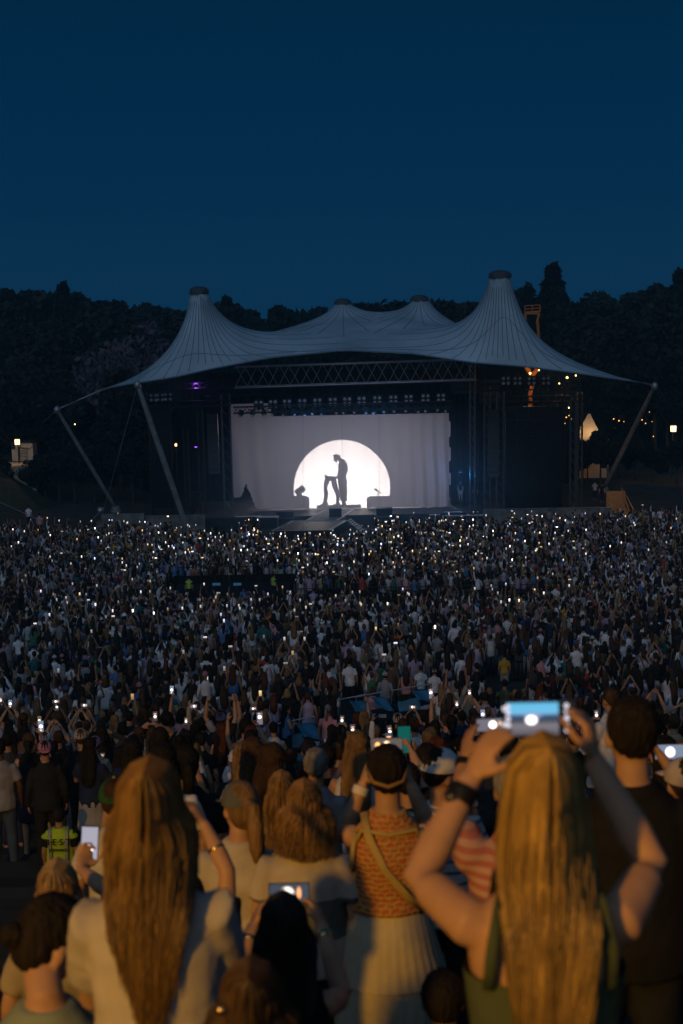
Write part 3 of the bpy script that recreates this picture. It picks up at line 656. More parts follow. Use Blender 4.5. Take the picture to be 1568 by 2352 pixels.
# ------------------------------------------------------------------ trees
M_leaf = [mat('foliage_dark', (0.009, 0.014, 0.009), 0.8, 0.5, .6), mat('foliage_mid', (0.013, 0.019, 0.012), 0.8, 0.5, .6), mat('foliage_conifer', (0.009, 0.014, 0.010), 0.8, 0.4, .8), mat('foliage_painted_lilac_light', (0.07, 0.06, 0.08), 0.8, 0.5, .6)]  # the last one has lilac lamplight put into the leaf colour
M_bark = mat('bark', (0.05, 0.04, 0.03), 0.95, 0.3, 8, .5, 20)
def crown_mesh(name, kind, seed, n):
    g = np.random.default_rng(seed); C = []
    if kind == 'conifer':
        t = g.random(n) ** 0.75; lay = np.floor(t * 13) / 13 + g.random(n) * .035; r = (1 - lay) * .33 * (0.35 + .65 * g.random(n) ** .5) + .008
        w = np.floor(g.random(n) * 9) / 9 * 2 * np.pi + g.normal(0, .18, n) + lay * 40
        C = np.stack([r * np.cos(w), r * np.sin(w), .12 + .88 * lay - r * .25 + g.normal(0, .008, n)], 1); size = .028
    else:
        nb = 18; b = g.normal(0, 1, (nb, 3)); b /= np.linalg.norm(b, axis=1)[:, None]; b *= (g.random(nb) ** .5 * .26)[:, None]
        b[:, 2] = b[:, 2] * 1.0 + .64; br = .06 + .08 * g.random(nb)
        k = g.integers(0, nb, n); d = g.normal(0, 1, (n, 3)); d /= np.linalg.norm(d, axis=1)[:, None]
        C = b[k] + d * (br[k] * (.55 + .55 * g.random(n) ** .5))[:, None]
        lo = C[:, 2] < .22; C[lo, 2] = .22 + g.random(lo.sum()) * .2
        C[:, 2] /= max(1.0, C[:, 2].max() * 1.0); size = .026
    a = g.normal(0, 1, (n, 3)); a /= np.linalg.norm(a, axis=1)[:, None]; c = np.cross(a, g.normal(0, 1, (n, 3))); c /= np.linalg.norm(c, axis=1)[:, None]
    s = (size * (.6 + .8 * g.random(n)))[:, None]
    V = np.stack([C - a * s, C - c * s * .55 + a * s * .1, C + a * s, C + c * s * .55 + a * s * .1], 1).reshape(-1, 3)
    me = bpy.data.meshes.new(name); me.vertices.add(4 * n); me.vertices.foreach_set('co', V.astype(np.float32).ravel())
    me.loops.add(4 * n); me.loops.foreach_set('vertex_index', np.arange(4 * n, dtype=np.int32)); me.polygons.add(n); me.polygons.foreach_set('loop_start', np.arange(0, 4 * n, 4, dtype=np.int32))
    me.update(); me.materials.append(M_leaf[0]); return me
CROWN = [crown_mesh('crown', 'leafy', 50 + i, 5200) for i in range(5)]
CONE = [crown_mesh('crown', 'conifer', 70 + i, 4200) for i in range(2)]
def trunk_mesh(seed, con):
    g = random.Random(seed); b = MB()
    b.tube([(0, 0, -.03), (.004, 0, .15), (g.uniform(-.01, .01), g.uniform(-.01, .01), .4), (0, 0, .95 if con else .7)], [.022, .016, .011, .003], 8)
    for k in range(6 if not con else 0):
        w = g.uniform(0, 6.28); z = g.uniform(.25, .5); l = g.uniform(.12, .25)
        b.tube([(0, 0, z), (l * .5 * math.cos(w), l * .5 * math.sin(w), z + l * .35), (l * math.cos(w), l * math.sin(w), z + l * .9)], [.008, .005, .002], 6)
    return b.mesh('trunk', M_bark)
TRUNK = [trunk_mesh(i, False) for i in range(3)] + [trunk_mesh(9, True)]
TOPX = [-60, 0, 40, 75, 110, 140, 160, 200, 225, 250, 300, 350, 400, 430, 470, 520, 545, 570, 640, 700, 760, 820, 880, 950, 1000, 1060, 1105, 1160, 1190, 1220, 1250, 1270, 1290, 1320, 1400, 1480, 1530, 1568, 1640]
TOPY = [640, 645, 652, 660, 656, 642, 650, 664, 676, 690, 686, 680, 684, 690, 690, 676, 690, 696, 682, 684, 692, 680, 684, 672, 664, 662, 664, 665, 655, 648, 664, 652, 664, 650, 640, 641, 630, 626, 620]
TREES = 0
def tree(px, ytop, Y, aspect, kind, lab, m, grp='trees round the amphitheatre', dz=0):
    global TREES; TREES += 1
    t = P(px, ytop, Y); z0 = 0.0 + dz; h = t.z - z0
    M_ = Matrix.Translation((t.x, Y, z0)) @ Matrix.Rotation(random.uniform(0, 6.28), 4, 'Z') @ Matrix.Diagonal((h * aspect, h * aspect, h, 1))
    r = empty('tree' if kind != 'conifer' else 'conifer_tree', (t.x, Y, z0), label=lab, cat='tree', group=grp)
    put('trunk', TRUNK[3] if kind == 'conifer' else random.choice(TRUNK[:3]), M_, r)
    put('crown', random.choice(CONE if kind == 'conifer' else CROWN), M_, r, m)
    return r
def forest():
    px = -40; i = 0
    left = []
    while px < 1630:
        y = np.interp(px, TOPX, TOPY) + random.uniform(-9, 13)
        left.append((px, y, random.uniform(185, 205), random.choice((.95, 1.05, 1.2)))); px += random.uniform(30, 44)
    for k, (x, y, Y, a) in enumerate(left):
        side = 'behind the tent' if 430 < x < 1180 else ('in the hut-side wood' if x < 430 else 'in the marquee-side wood')
        tree(x, y, Y, a, 'leafy', f'broad dark tree {side} against the sky, {ordinal(k + 1)} from the hut end', random.choice(M_leaf[:2]), grp='far row ' + side)
    for k in range(13):
        x = -30 + k * 36 + random.uniform(-8, 8); y = 690 + 40 * random.random() + (k % 3) * 22
        tree(x, y, random.uniform(160, 176), 1.0, 'leafy', f'dark tree midway in the hut-side wood, {ordinal(k + 1)} in its row', random.choice(M_leaf[:2]), grp='middle row on the hut side')
    for k in range(11):
        x = 1225 + k * 36 + random.uniform(-8, 8); y = 680 + 45 * random.random() + (k % 3) * 20
        tree(x, y, random.uniform(160, 176), 1.0, 'leafy', f'dark tree midway in the marquee-side wood, {ordinal(k + 1)} in its row', random.choice(M_leaf[:2]), grp='middle row on the marquee side')
    for k in range(12):
        x = -30 + k * 34 + random.uniform(-8, 8); y = 800 + 60 * random.random() + (k % 2) * 40
        tree(x, y, random.uniform(147, 156), 1.15, 'leafy', f'low dense tree at the wood edge by the hut, {ordinal(k + 1)} in its row', random.choice(M_leaf[:2]), grp='near edge by the hut')
    for k in range(11):
        x = 1270 + k * 33 + random.uniform(-8, 8); y = 790 + 60 * random.random() + (k % 2) * 40
        tree(x, y, random.uniform(161, 168), 1.15, 'leafy', f'low dense tree at the wood edge by the marquee, {ordinal(k + 1)} in its row', random.choice(M_leaf[:2]), grp='near edge by the marquee')
    tree(1269, 599, 182, .95, 'conifer', 'tall conifer rising highest beside the tallest tent peak', M_leaf[2], 'conifers')
    tree(1212, 646, 185, .8, 'conifer', 'shorter conifer between the tallest tent peak and tall conifer', M_leaf[2], 'conifers')
    tree(1563, 612, 182, .9, 'conifer', 'conifer at the picture edge above the outer mast', M_leaf[2], 'conifers')
    tree(520, 674, 186, .8, 'conifer', 'dark conifer just behind the lower front tent peak', M_leaf[2], 'conifers')
    tree(143, 643, 182, .8, 'conifer', 'conifer standing out of the wood over the hut', M_leaf[2], 'conifers')
    for x, y in ((262, 745), (318, 728), (290, 790)): tree(x, y, 146 + x / 100, .75, 'leafy', {262: 'pale blossoming tree in lilac light farther from the tent', 318: 'pale blossoming tree in lilac light close to the tent edge', 290: 'low pale blossoming tree in lilac light between two taller ones'}[x], M_leaf[3], 'pale trees in lilac light')
    for k, (x, y, w) in enumerate(((1350, 1000, 2.0), (1380, 975, 2.2), (1395, 1010, 1.8), (1340, 1030, 1.6), (1318, 1035, 1.5), (1420, 1000, 2), (1460, 990, 2), (1500, 1010, 2.2), (1555, 1005, 2), (1440, 1040, 2), (1520, 1050, 2))):
        tree(x, y, 144 + (x % 7), w * .45, 'leafy', f'dark bush in front of the lit marquee, {ordinal(k + 1)} of that thicket', M_leaf[0], 'bushes before the marquee')
    for k, (x, y) in enumerate(((100, 1035), (130, 1020), (165, 1010), (-10, 1040), (210, 1000), (250, 1010), (300, 1000), (70, 1050))):
        tree(x, y, 139 + (x % 5), 1.0, 'leafy', f'dark bush on the bank beside the hut, {ordinal(k + 1)} of its clump', M_leaf[0], 'bushes beside the hut')
forest()

# blue lamps added to tint the stage smoke, and the smoke itself
for px, py, Y, e_, lab in ((700, 952, 124.6, 34, 'added blue fill lamp over the cloth, nearer the notch'), (860, 947, 124.6, 34, 'added blue fill lamp over the cloth, near its middle'), (1058, 1085, 125.0, 130, 'added blue fill lamp low beside the curtain end on the wing')):
    c = P(px, py, Y); r = empty('blue_fill_lamp', c, label=lab, cat='stage light'); MB().tube([c + Vector((0, .1, .2)), c + Vector((0, 0, 0))], [.12, .16], 12).obj('head', M_black, r); MB().tube([c + Vector((0, -.01, -.01)), c + Vector((0, -.02, -.03))], [.10, .08], 12).obj('lens', glow('blue_fill_lens', (.03, .16, .5), .5, False), r)
    lamp('blue_fill_light', 'POINT', c + Vector((0, -.35, -.2)), e_, (.05, .35, 1.0), shadow_soft_size=.12)
def smoke():
    m = bpy.data.materials.new('stage_smoke'); m.use_nodes = True; n = m.node_tree.nodes; n.clear(); o = n.new('ShaderNodeOutputMaterial'); v = n.new('ShaderNodeVolumePrincipled')
    v.inputs['Color'].default_value = (.45, .75, 1.0, 1); v.inputs['Density'].default_value = 0.030; m.node_tree.links.new(v.outputs[0], o.inputs['Volume'])
    L = m.node_tree.links; t = n.new('ShaderNodeTexCoord'); mp = n.new('ShaderNodeMapping'); mp.inputs['Location'].default_value = (-1, -1, -1); mp.inputs['Scale'].default_value = (2, 2, 2); g = n.new('ShaderNodeTexGradient'); g.gradient_type = 'SPHERICAL'
    nz = n.new('ShaderNodeTexNoise'); nz.inputs['Scale'].default_value = 5; nz.inputs['Detail'].default_value = 3; ml = n.new('ShaderNodeMath'); ml.operation = 'MULTIPLY'; m2 = n.new('ShaderNodeMath'); m2.operation = 'MULTIPLY'; m2.inputs[1].default_value = .10
    L.new(t.outputs['Generated'], mp.inputs[0]); L.new(mp.outputs[0], g.inputs[0]); L.new(t.outputs['Generated'], nz.inputs[0]); L.new(g.outputs[1], ml.inputs[0]); L.new(nz.outputs[0], ml.inputs[1]); L.new(ml.outputs[0], m2.inputs[0]); L.new(m2.outputs[0], v.inputs['Density'])
    c1 = P(830, 1140, 119.5); MB().ell((c1.x, 118.6, 4.0), (17, 7.6, 8.6), 32, 16).obj('smoke', m, kind='stuff')
smoke()
# ------------------------------------------------------------------ people
def remesh(b, voxel, it=4, name='body', m=None, dec=None):
    me = bpy.data.meshes.new('tmp'); me.from_pydata(b.v, [], b.f); o = bpy.data.objects.new('tmp', me); COL.objects.link(o)
    r = o.modifiers.new('r', 'REMESH'); r.mode = 'VOXEL'; r.voxel_size = voxel
    s = o.modifiers.new('s', 'SMOOTH'); s.factor = 0.5; s.iterations = it
    if dec: d = o.modifiers.new('d', 'DECIMATE'); d.ratio = dec
    dg = bpy.context.evaluated_depsgraph_get(); out = bpy.data.meshes.new_from_object(o.evaluated_get(dg)); out.name = name
    bpy.data.objects.remove(o); bpy.data.meshes.remove(me)
    out.polygons.foreach_set('use_smooth', [True] * len(out.polygons)); out.materials.clear()
    if m: out.materials.append(m)
    return out
V3 = Vector
def wrinkle(me, a=.007, k=7.0):
    from mathutils import noise
    nr = [v.normal.copy() for v in me.vertices]
    for v, q in zip(me.vertices, nr):
        c = v.co; n1 = noise.noise(V3((c.x * k + c.z * 3, c.y * k, c.z * k * 1.7))); n2 = noise.noise(V3((c.x * k * 2 - c.z * 9, c.y * k * 2, c.z * k * 3 + 5)))
        v.co += q * a * ((1 - 2 * abs(n1)) * .8 + n2 * .7)
    return me
def rough(me, a):
    from mathutils import noise
    nr = [v.normal.copy() for v in me.vertices]
    for v, q in zip(me.vertices, nr):
        v.co += q * (a * (noise.noise(V3((v.co.x * 70, v.co.y * 70, v.co.z * 22))) + .6 * noise.noise(V3((v.co.x * 160, v.co.y * 160, v.co.z * 50)))))
    return me
def joints(pose='down', sit=False, lean=0.0, head=(0, 0, 0), slim=1.0, **ov):
    """Joints of a 1.70 m person standing at the origin and facing +Y."""
    j = dict(slim=slim, headrot=head)
    dz = -0.42 if sit else 0.0
    up = lambda z, x=0.0, y=0.0: V3((x, y + lean * max(0, z - .9), z + dz))
    j['pel'], j['wai'], j['che'], j['sho'], j['nec'] = up(.92), up(1.08), up(1.25), up(1.37, y=-.01), up(1.435, y=-.012)
    j['hd'] = up(1.585, y=.012 + (0.03 if head[0] < -.2 else 0)) + V3((0, -.09 * min(0, head[0]), .03 * min(0, head[0])))
    for s, q in ((-1, 'L'), (1, 'R')):
        j['S' + q] = up(1.330, s * .158 * slim, -.008); j['H' + q] = up(.90, s * .085)
        j['K' + q] = V3((s * .10, .42, .50)) if sit else V3((s * .095, .015, .49)); j['A' + q] = V3((s * .11, .40, .09)) if sit else V3((s * .105, -.02, .09))
    A = {'down': ((.225, -.03, 1.10), (.235, .06, .86)), 'fold': ((.225, .03, 1.13), (.03, .20, 1.17)), 'phone2': ((.235, .19, 1.34), (.085, .34, 1.62)),
         'high2': ((.235, .13, 1.56), (.075, .22, 1.83)), 'cheer': ((.285, .04, 1.60), (.25, .06, 1.86)), 'up': ((.225, .05, 1.62), (.20, .10, 1.88)),
         'hold1': ((.235, .17, 1.30), (.13, .33, 1.56)), 'low': ((.21, .06, 1.12), (.06, .28, 1.22)), 'headhand': ((.34, .03, 1.55), (.13, -.04, 1.70))}
    two = {'down': ('down', 'down'), 'fold': ('fold', 'fold'), 'phone2': ('phone2', 'phone2'), 'high2': ('high2', 'high2'), 'cheer': ('cheer', 'cheer'),
           'upR': ('down', 'up'), 'upL': ('up', 'down'), 'holdR': ('down', 'hold1'), 'low': ('low', 'low'), 'headhand': ('headhand', 'headhand')}[pose]
    for s, q, k in ((-1, 'L', two[0]), (1, 'R', two[1])):
        e, w = A[k]; j['E' + q] = up(e[2], s * e[0], e[1]); j['W' + q] = up(w[2], s * w[0], w[1])
    for k, v in ov.items(): j[k] = V3(v) if not isinstance(v, (int, float)) else v
    for q in 'LR':
        if j['E' + q].z > j['S' + q].z + .05: j['S' + q] = j['S' + q] + V3((0, .01, .045))
    return j
def hrot(j):
    return Matrix.Rotation(j['headrot'][2], 3, 'Z') @ Matrix.Rotation(j['headrot'][0], 3, 'X') @ Matrix.Rotation(j['headrot'][1], 3, 'Y')
def hp(j, x, y, z): return j['hd'] + hrot(j) @ V3((x, y, z))
def torso(b, j, n, infl=0.0, hem=None, top=True, waist=1.0):
    s = j['slim']; pts = [j['pel'] - V3((0, 0, .10)), j['pel'], j['wai'], j['che'], j['che'] * .35 + j['sho'] * .65, j['sho'] + V3((0, 0, .02)), j['nec'] + V3((0, 0, .01))]
    rad = [(.15, .105), (.165 * s, .118), (.135 * s * waist, .098), (.158 * s, .112), (.155 * s, .092), (.100 * s, .070), (.060, .058)]
    if hem is not None: pts[0] = j['pel'] + V3((0, 0, hem)); rad[0] = (.168 * s, .12)
    if hem is not None and hem > 0: pts.pop(1); rad.pop(1)
    if not top: pts.pop(); rad.pop()
    b.tube(pts, [(a + infl, c + infl) for a, c in rad], n)
def limb(b, pts, rad, n, cap=True): b.tube(pts, rad, n, ref=(0.15, 1, 0.1), cap=cap)
def hand(b, w, d, nrm, curl=.5, s=1.0, spread=.12, thumb=1, n=7):
    """Palm with four fingers of different lengths and a thumb leaving its side; d: along the palm, nrm: the way the palm faces."""
    d = V3(d).normalized(); nrm = V3(nrm); nrm = (nrm - d * nrm.dot(d)).normalized(); sd = d.cross(nrm)
    w = V3(w); L = .088 * s
    b.tube([w - d * .01 * s, w + d * .03 * s, w + d * .065 * s, w + d * L], [(.024 * s, .018 * s), (.036 * s, .016 * s), (.041 * s, .0145 * s), (.036 * s, .011 * s)], n, ref=nrm)
    for k, (o, l) in enumerate(((-.030, .066), (-.010, .075), (.011, .070), (.031, .054))):
        p = w + d * (L - .012 * s) + sd * o * s; dd = (d + sd * o * spread * 20 * .25).normalized(); pts = [p]; a = 0
        for q in (.45, .32, .26):
            a += curl * .85; v = dd * math.cos(a) + nrm * math.sin(a); p = p + v * l * s * q; pts.append(p)
        b.tube(pts, [.0098 * s, .0092 * s, .0085 * s, .0065 * s], max(6, n - 1), ref=nrm)
    t = -sd * thumb; p = w + d * .022 * s + t * .026 * s
    b.tube([p, p + (d * .55 + t * .75 + nrm * .25) * .030 * s, p + (d * .95 + t * .75 + nrm * .5) * .055 * s, p + (d * 1.3 + t * .6 + nrm * .7) * .072 * s], [.014 * s, .0125 * s, .0105 * s, .007 * s], max(6, n - 1), ref=nrm)
def arms(b, j, n, infl=0.0, to=1.0, which='LR', hands=None, k=1.0):
    for q in which:
        S, E_, W_ = j['S' + q], j['E' + q], j['W' + q]; sg = -1 if q == 'L' else 1
        inn = S - V3((sg * .07, 0, .03)); full = to >= 1.0
        pts = [inn, S, S.lerp(E_, .35), S.lerp(E_, .72), E_]; rad = [.046, .050, .045, .041, .037]
        if to > .5: pts += [E_.lerp(W_, .3), E_.lerp(W_, .7), W_]; rad += [.040, .032, .0255]
        if to <= .5:
            f = to / .5; pts = [inn, S, S.lerp(E_, f * .5), S.lerp(E_, f)]; rad = [.046, .051, .050, .048]
        limb(b, pts, [r * k + infl for r in rad], n)
        if hands is not None and to >= 1:
            if hands == 'mitt':
                d = (W_ - E_).normalized(); limb(b, [W_, W_ + d * .05, W_ + d * .11, W_ + d * .17], [.024, .036, .034, .015], n)
            elif q in hands: hand(b, W_, *hands[q], n=max(6, n))
def legs(b, j, n, infl=0.0, to=1.0, shoe=True):
    for q in 'LR':
        H, K, A_ = j['H' + q], j['K' + q], j['A' + q]
        if to < 1: K2 = H.lerp(K, to * 2) if to <= .5 else K; limb(b, [H + V3((0, 0, .05)), H, H.lerp(K2, .5), K2], [.085 + infl, .092 + infl, .085 + infl, .078 + infl], n)
        else:
            limb(b, [H + V3((0, 0, .05)), H, H.lerp(K, .5), K, K.lerp(A_, .3), K.lerp(A_, .7), A_ + V3((0, 0, -.03))], [.08 + infl, .09 + infl, .075 + infl, .056 + infl, .057 + infl, .042 + infl, .036 + infl], n)
        if shoe: limb(b, [A_ + V3((0, -.05, -.05)), A_ + V3((0, .02, -.04)), A_ + V3((0, .10, -.06)), A_ + V3((0, .17, -.07))], [.035, .045, .042, .022], n)
def head(b, j, n, fine=False):
    r = hrot(j); m = max(5, n * 2 // 3)
    b.ell(hp(j, 0, -.008, .025), (.074, .094, .098), n, m, r)
    b.ell(hp(j, 0, .028, -.045), (.056, .062, .075), n, m, r)
    limb(b, [j['nec'] - V3((0, 0, .05)), j['nec'] + V3((0, 0, .03)), hp(j, 0, -.01, -.05)], [.062, .052, .052], n)
    for s in (-1, 1): b.ell(hp(j, s * .076, -.002, -.012), (.010, .019, .031), max(5, n - 3), 5, r)
    if fine:
        b.tube([hp(j, 0, .083, .015), hp(j, 0, .100, -.018), hp(j, 0, .084, -.028)], [.008, .014, .008], 8)
        for z in (-.052, -.062): b.tube([hp(j, -.02, .078, z), hp(j, 0, .085, z), hp(j, .02, .078, z)], [.004, .006, .004], 6)
        b.ell(hp(j, 0, .077, .03), (.05, .012, .010), 8, 5, r)
def hair(b, j, style, n, k=1.0):
    r = hrot(j); m = max(5, n * 2 // 3)
    b.ell(hp(j, 0, -.020, .040), (.083 * k, .098 * k, .098 * k), n, m, r)
    if style in ('short', 'cap', 'bun'): b.ell(hp(j, 0, -.044, .010), (.072 * k, .066 * k, .070 * k), n, m, r)
    else: b.ell(hp(j, 0, -.045, -.010), (.074 * k, .068 * k, .085 * k), n, m, r)
    if style == 'long':
        h = j['hd']; b.tube([hp(j, 0, -.03, .05), hp(j, 0, -.055, -.04), V3((h.x * .8, j['sho'].y - .085, h.z - .20)), V3((h.x * .5, j['sho'].y - .115, h.z - .33)), V3((h.x * .5, j['che'].y - .12, h.z - .43)), V3((h.x * .4, j['che'].y - .115, h.z - .48))],
                            [(.07, .06), (.095, .075), (.108, .055), (.110, .040), (.085, .03), (.04, .016)], n)
    elif style == 'bob':
        b.tube([hp(j, 0, -.02, .06), hp(j, 0, -.025, 0), hp(j, 0, -.03, -.07), hp(j, 0, -.035, -.12), hp(j, 0, -.035, -.135)], [(.07, .08), (.098, .10), (.112, .098), (.100, .085), (.06, .05)], n)
    elif style == 'bun': b.ell(hp(j, 0, -.075, .105), (.045, .045, .045), n, m)
    elif style == 'lowbun': b.ell(hp(j, 0, -.125, -.01), (.036, .032, .036), n, m)
    elif style == 'pony':
        b.tube([hp(j, 0, -.10, .05), hp(j, 0, -.15, .03), hp(j, 0, -.16, -.06), hp(j, 0, -.145, -.17), hp(j, 0, -.13, -.24)], [.022, .034, .040, .032, .010], n)
    elif style == 'curly':
        b.ell(hp(j, 0, -.02, .035), (.118, .122, .118), n, m, r)
def capm(b, j, n, back=False):
    r = hrot(j); b.ell(hp(j, 0, -.012, .035), (.089, .106, .102), n, 6, r, z0=-.05)
    s = -1 if back else 1
    b.tube([hp(j, 0, s * .08 - .01, .036), hp(j, 0, s * .13, .028), hp(j, 0, s * .165, .016)], [(.075, .008), (.068, .007), (.035, .004)], n, ref=(0, 0, 1))
def bottom(b, j, kind, n):
    if kind == 'trousers': legs(b, j, n, .012, 1.0, shoe=False); b.tube([j['pel'] - V3((0, 0, .12)), j['pel'], j['pel'] + V3((0, 0, .06))], [(.15, .11), (.172, .125), (.158, .115)], n)
    elif kind == 'shorts': legs(b, j, n, .018, .62, shoe=False); b.tube([j['pel'] - V3((0, 0, .12)), j['pel'], j['pel'] + V3((0, 0, .06))], [(.15, .11), (.172, .125), (.158, .115)], n)
    else: b.tube([j['pel'] + V3((0, 0, .08)), j['pel'], j['pel'] - V3((0, 0, .2)), j['pel'] - V3((0, 0, .38)), j['pel'] - V3((0, 0, .42))], [(.14, .10), (.178, .13), (.20, .155), (.225, .18), (.20, .16)], n)
SLEEVE = {'tank': 0, 'tee': .34, 'shirt': .95}
def shirt(b, j, kind, n, infl=.012, hem=-.10):
    torso(b, j, n, infl, hem, waist=1.12)
    if SLEEVE[kind] > 0:
        if kind == 'shirt': arms(b, j, n, .010, 1.0)
        else: arms(b, j, n, .013, SLEEVE[kind])

# ---- palettes: (words, colour)
SKIN = [(.45, .25, .145), (.50, .285, .165), (.39, .215, .125), (.30, .17, .10), (.12, .065, .04)]
HAIRC = [('dark', (.012, .010, .009)), ('dark', (.018, .013, .010)), ('brown', (.05, .028, .016)), ('brown', (.075, .042, .022)), ('blonde', (.22, .13, .055)), ('grey', (.22, .21, .20)), ('auburn', (.10, .03, .014))]
TOPC = [('black', (.016, .016, .019)), ('black', (.022, .022, .025)), ('black', (.012, .014, .018)), ('charcoal', (.045, .047, .052)), ('navy', (.02, .03, .07)), ('white', (.72, .71, .72)), ('white', (.62, .62, .65)), ('grey', (.26, .26, .28)), ('lilac', (.36, .30, .42)),
        ('blue', (.08, .17, .36)), ('beige', (.45, .36, .26)), ('pink', (.55, .27, .30)), ('olive', (.10, .11, .055)), ('teal', (.03, .13, .14)), ('red', (.32, .05, .05)), ('mustard', (.50, .30, .04)), ('brown', (.14, .08, .05)), ('green', (.06, .18, .08)), ('orange', (.55, .20, .06))]
TOPW = [14, 10, 10, 8, 7, 12, 8, 8, 5, 5, 7, 3, 4, 3, 2.0, 1, 4, 2, 1]; TOPW = [w / sum(TOPW) for w in TOPW]
LEGC = [(.02, .022, .03), (.03, .035, .06), (.06, .09, .15), (.02, .02, .02), (.35, .33, .30), (.12, .11, .10)]
def cloth(name, c, **k): return mat(name, c, .9, .22, 5, .35, 14, spec=.15, **k)
M_skin = [mat('skin_%d' % i, c, .55, .10, 9, .05, 60, spec=.35) for i, c in enumerate(SKIN)]
M_hair = [mat('hair_%d' % i, c, .75, .55, 14, .9, 60, spec=.18, stretch=(1, 1, .12)) for i, (w, c) in enumerate(HAIRC)]
M_top = [cloth('top_%s_%d' % (w, i), c) for i, (w, c) in enumerate(TOPC)]
M_leg = [cloth('leg_cloth_%d' % i, c) for i, c in enumerate(LEGC)]
POSES = ['down', 'fold', 'phone2', 'high2', 'cheer', 'upR', 'upL', 'holdR', 'low', 'headhand']
POSEW = [.46, .16, .11, .05, .01, .03, .03, .07, .06, .02]
PHR = {'down': 'arms down', 'fold': 'arms folded', 'phone2': 'phone in both hands', 'high2': 'phone held overhead', 'cheer': 'both arms up', 'upR': 'one arm up', 'upL': 'one arm up', 'holdR': 'phone in one hand', 'low': 'looking down', 'headhand': 'hands on head'}
PHONE = {'phone2': ((0, .36, 1.735), 0), 'high2': ((0, .24, 1.945), 0), 'upR': ((.20, .12, 2.02), 0), 'holdR': ((.13, .36, 1.68), 0), 'low': ((0, .33, 1.28), .7), 'upL': ((-.20, .12, 2.02), 0)}
STY = ['short', 'short', 'long', 'long', 'bob', 'bun', 'pony', 'curly', 'cap']
STYPH = {'short': 'short {c} hair', 'long': 'long {c} hair', 'bob': '{c} bob', 'bun': '{c} hair in a bun', 'pony': '{c} ponytail', 'curly': '{c} curly hair', 'cap': '{k} cap'}
CAPC = [('white', (.6, .6, .6)), ('black', (.02, .02, .02)), ('beige', (.4, .33, .25)), ('pink', (.5, .2, .28)), ('blue', (.06, .1, .25))]
M_capc = [cloth('cap_cloth_%s' % w, c) for w, c in CAPC]

# ---- phones
M_ph = mat('phone_black_glass', (.012, .012, .014), .25, .1, spec=.5)
def screen_mat(name, base, blob, warm, s, sample=True):
    m = bpy.data.materials.new(name); m.use_nodes = True; n = m.node_tree.nodes; L = m.node_tree.links; n.clear()
    o = n.new('ShaderNodeOutputMaterial'); e = n.new('ShaderNodeEmission'); t = n.new('ShaderNodeTexCoord'); sp = n.new('ShaderNodeSeparateXYZ'); L.new(t.outputs['Generated'], sp.inputs[0])
    def blobn(cx, cz, rx, rz):
        mp = n.new('ShaderNodeMapping'); mp.inputs['Location'].default_value = (-cx / rx, 0, -cz / rz); mp.inputs['Scale'].default_value = (1 / rx, 0, 1 / rz); g = n.new('ShaderNodeTexGradient'); g.gradient_type = 'SPHERICAL'
        L.new(t.outputs['Generated'], mp.inputs[0]); L.new(mp.outputs[0], g.inputs[0]); r = n.new('ShaderNodeMapRange'); r.inputs[2].default_value = .35; L.new(g.outputs[1], r.inputs[0]); return r.outputs[0]
    def mix(a, c, f):
        x = n.new('ShaderNodeMix'); x.data_type = 'RGBA'; L.new(f, x.inputs[0]); L.new(a, x.inputs[6]) if not isinstance(a, tuple) else setattr(x.inputs[6], 'default_value', (*a, 1)); x.inputs[7].default_value = (*c, 1); return x.outputs[2]
    c = mix(base, blob[1], blobn(*blob[0]))
    c = mix(c, warm[1], blobn(*warm[0])); L.new(c, e.inputs[0]); e.inputs[1].default_value = s; L.new(e.outputs[0], o.inputs[0])
    if not sample: m.cycles.emission_sampling = 'NONE'
    return m
SCR = [screen_mat('screen_stage_cool', (.16, .20, .28), ((.5, .5, .40, .18), (2.2, 2.1, 2.3)), ((.5, .15, .2, .08), (1.6, .9, .4)), 1.3, False),
       screen_mat('screen_stage_white', (.13, .12, .15), ((.5, .62, .36, .17), (2.6, 2.4, 2.3)), ((.4, .9, .2, .05), (1, .5, .2)), 1.4, False),
       screen_mat('screen_stage_dim', (.05, .06, .08), ((.5, .45, .4, .2), (1.6, 1.4, 1.2)), ((.5, .75, .4, .07), (1.2, .5, .2)), 1.2, False),
       screen_mat('screen_stage_warm', (.10, .08, .07), ((.5, .5, .36, .15), (2.6, 1.7, .9)), ((.5, .2, .3, .1), (1.8, .8, .2)), 1.3, False)]
PH_B = MB().box((0, 0, 0), (.074, .009, .152)).mesh('phone', M_ph, smooth=False)
PH_S = MB().box((0, -.0055, 0), (.068, .002, .144)).mesh('screen', SCR[0], smooth=False)
def phone(M_, lab, scr=None, grp=None, size=1.0):
    o = put('phone', PH_B, M_ @ Matrix.Scale(size, 4), None, None, label=lab, cat='phone', group=grp)
    s = put('screen', PH_S, M_ @ Matrix.Scale(size, 4), o, scr if isinstance(scr, bpy.types.Material) else SCR[scr if scr is not None else 0])
    return o
# small bench row seats are left out of sight below the crowd

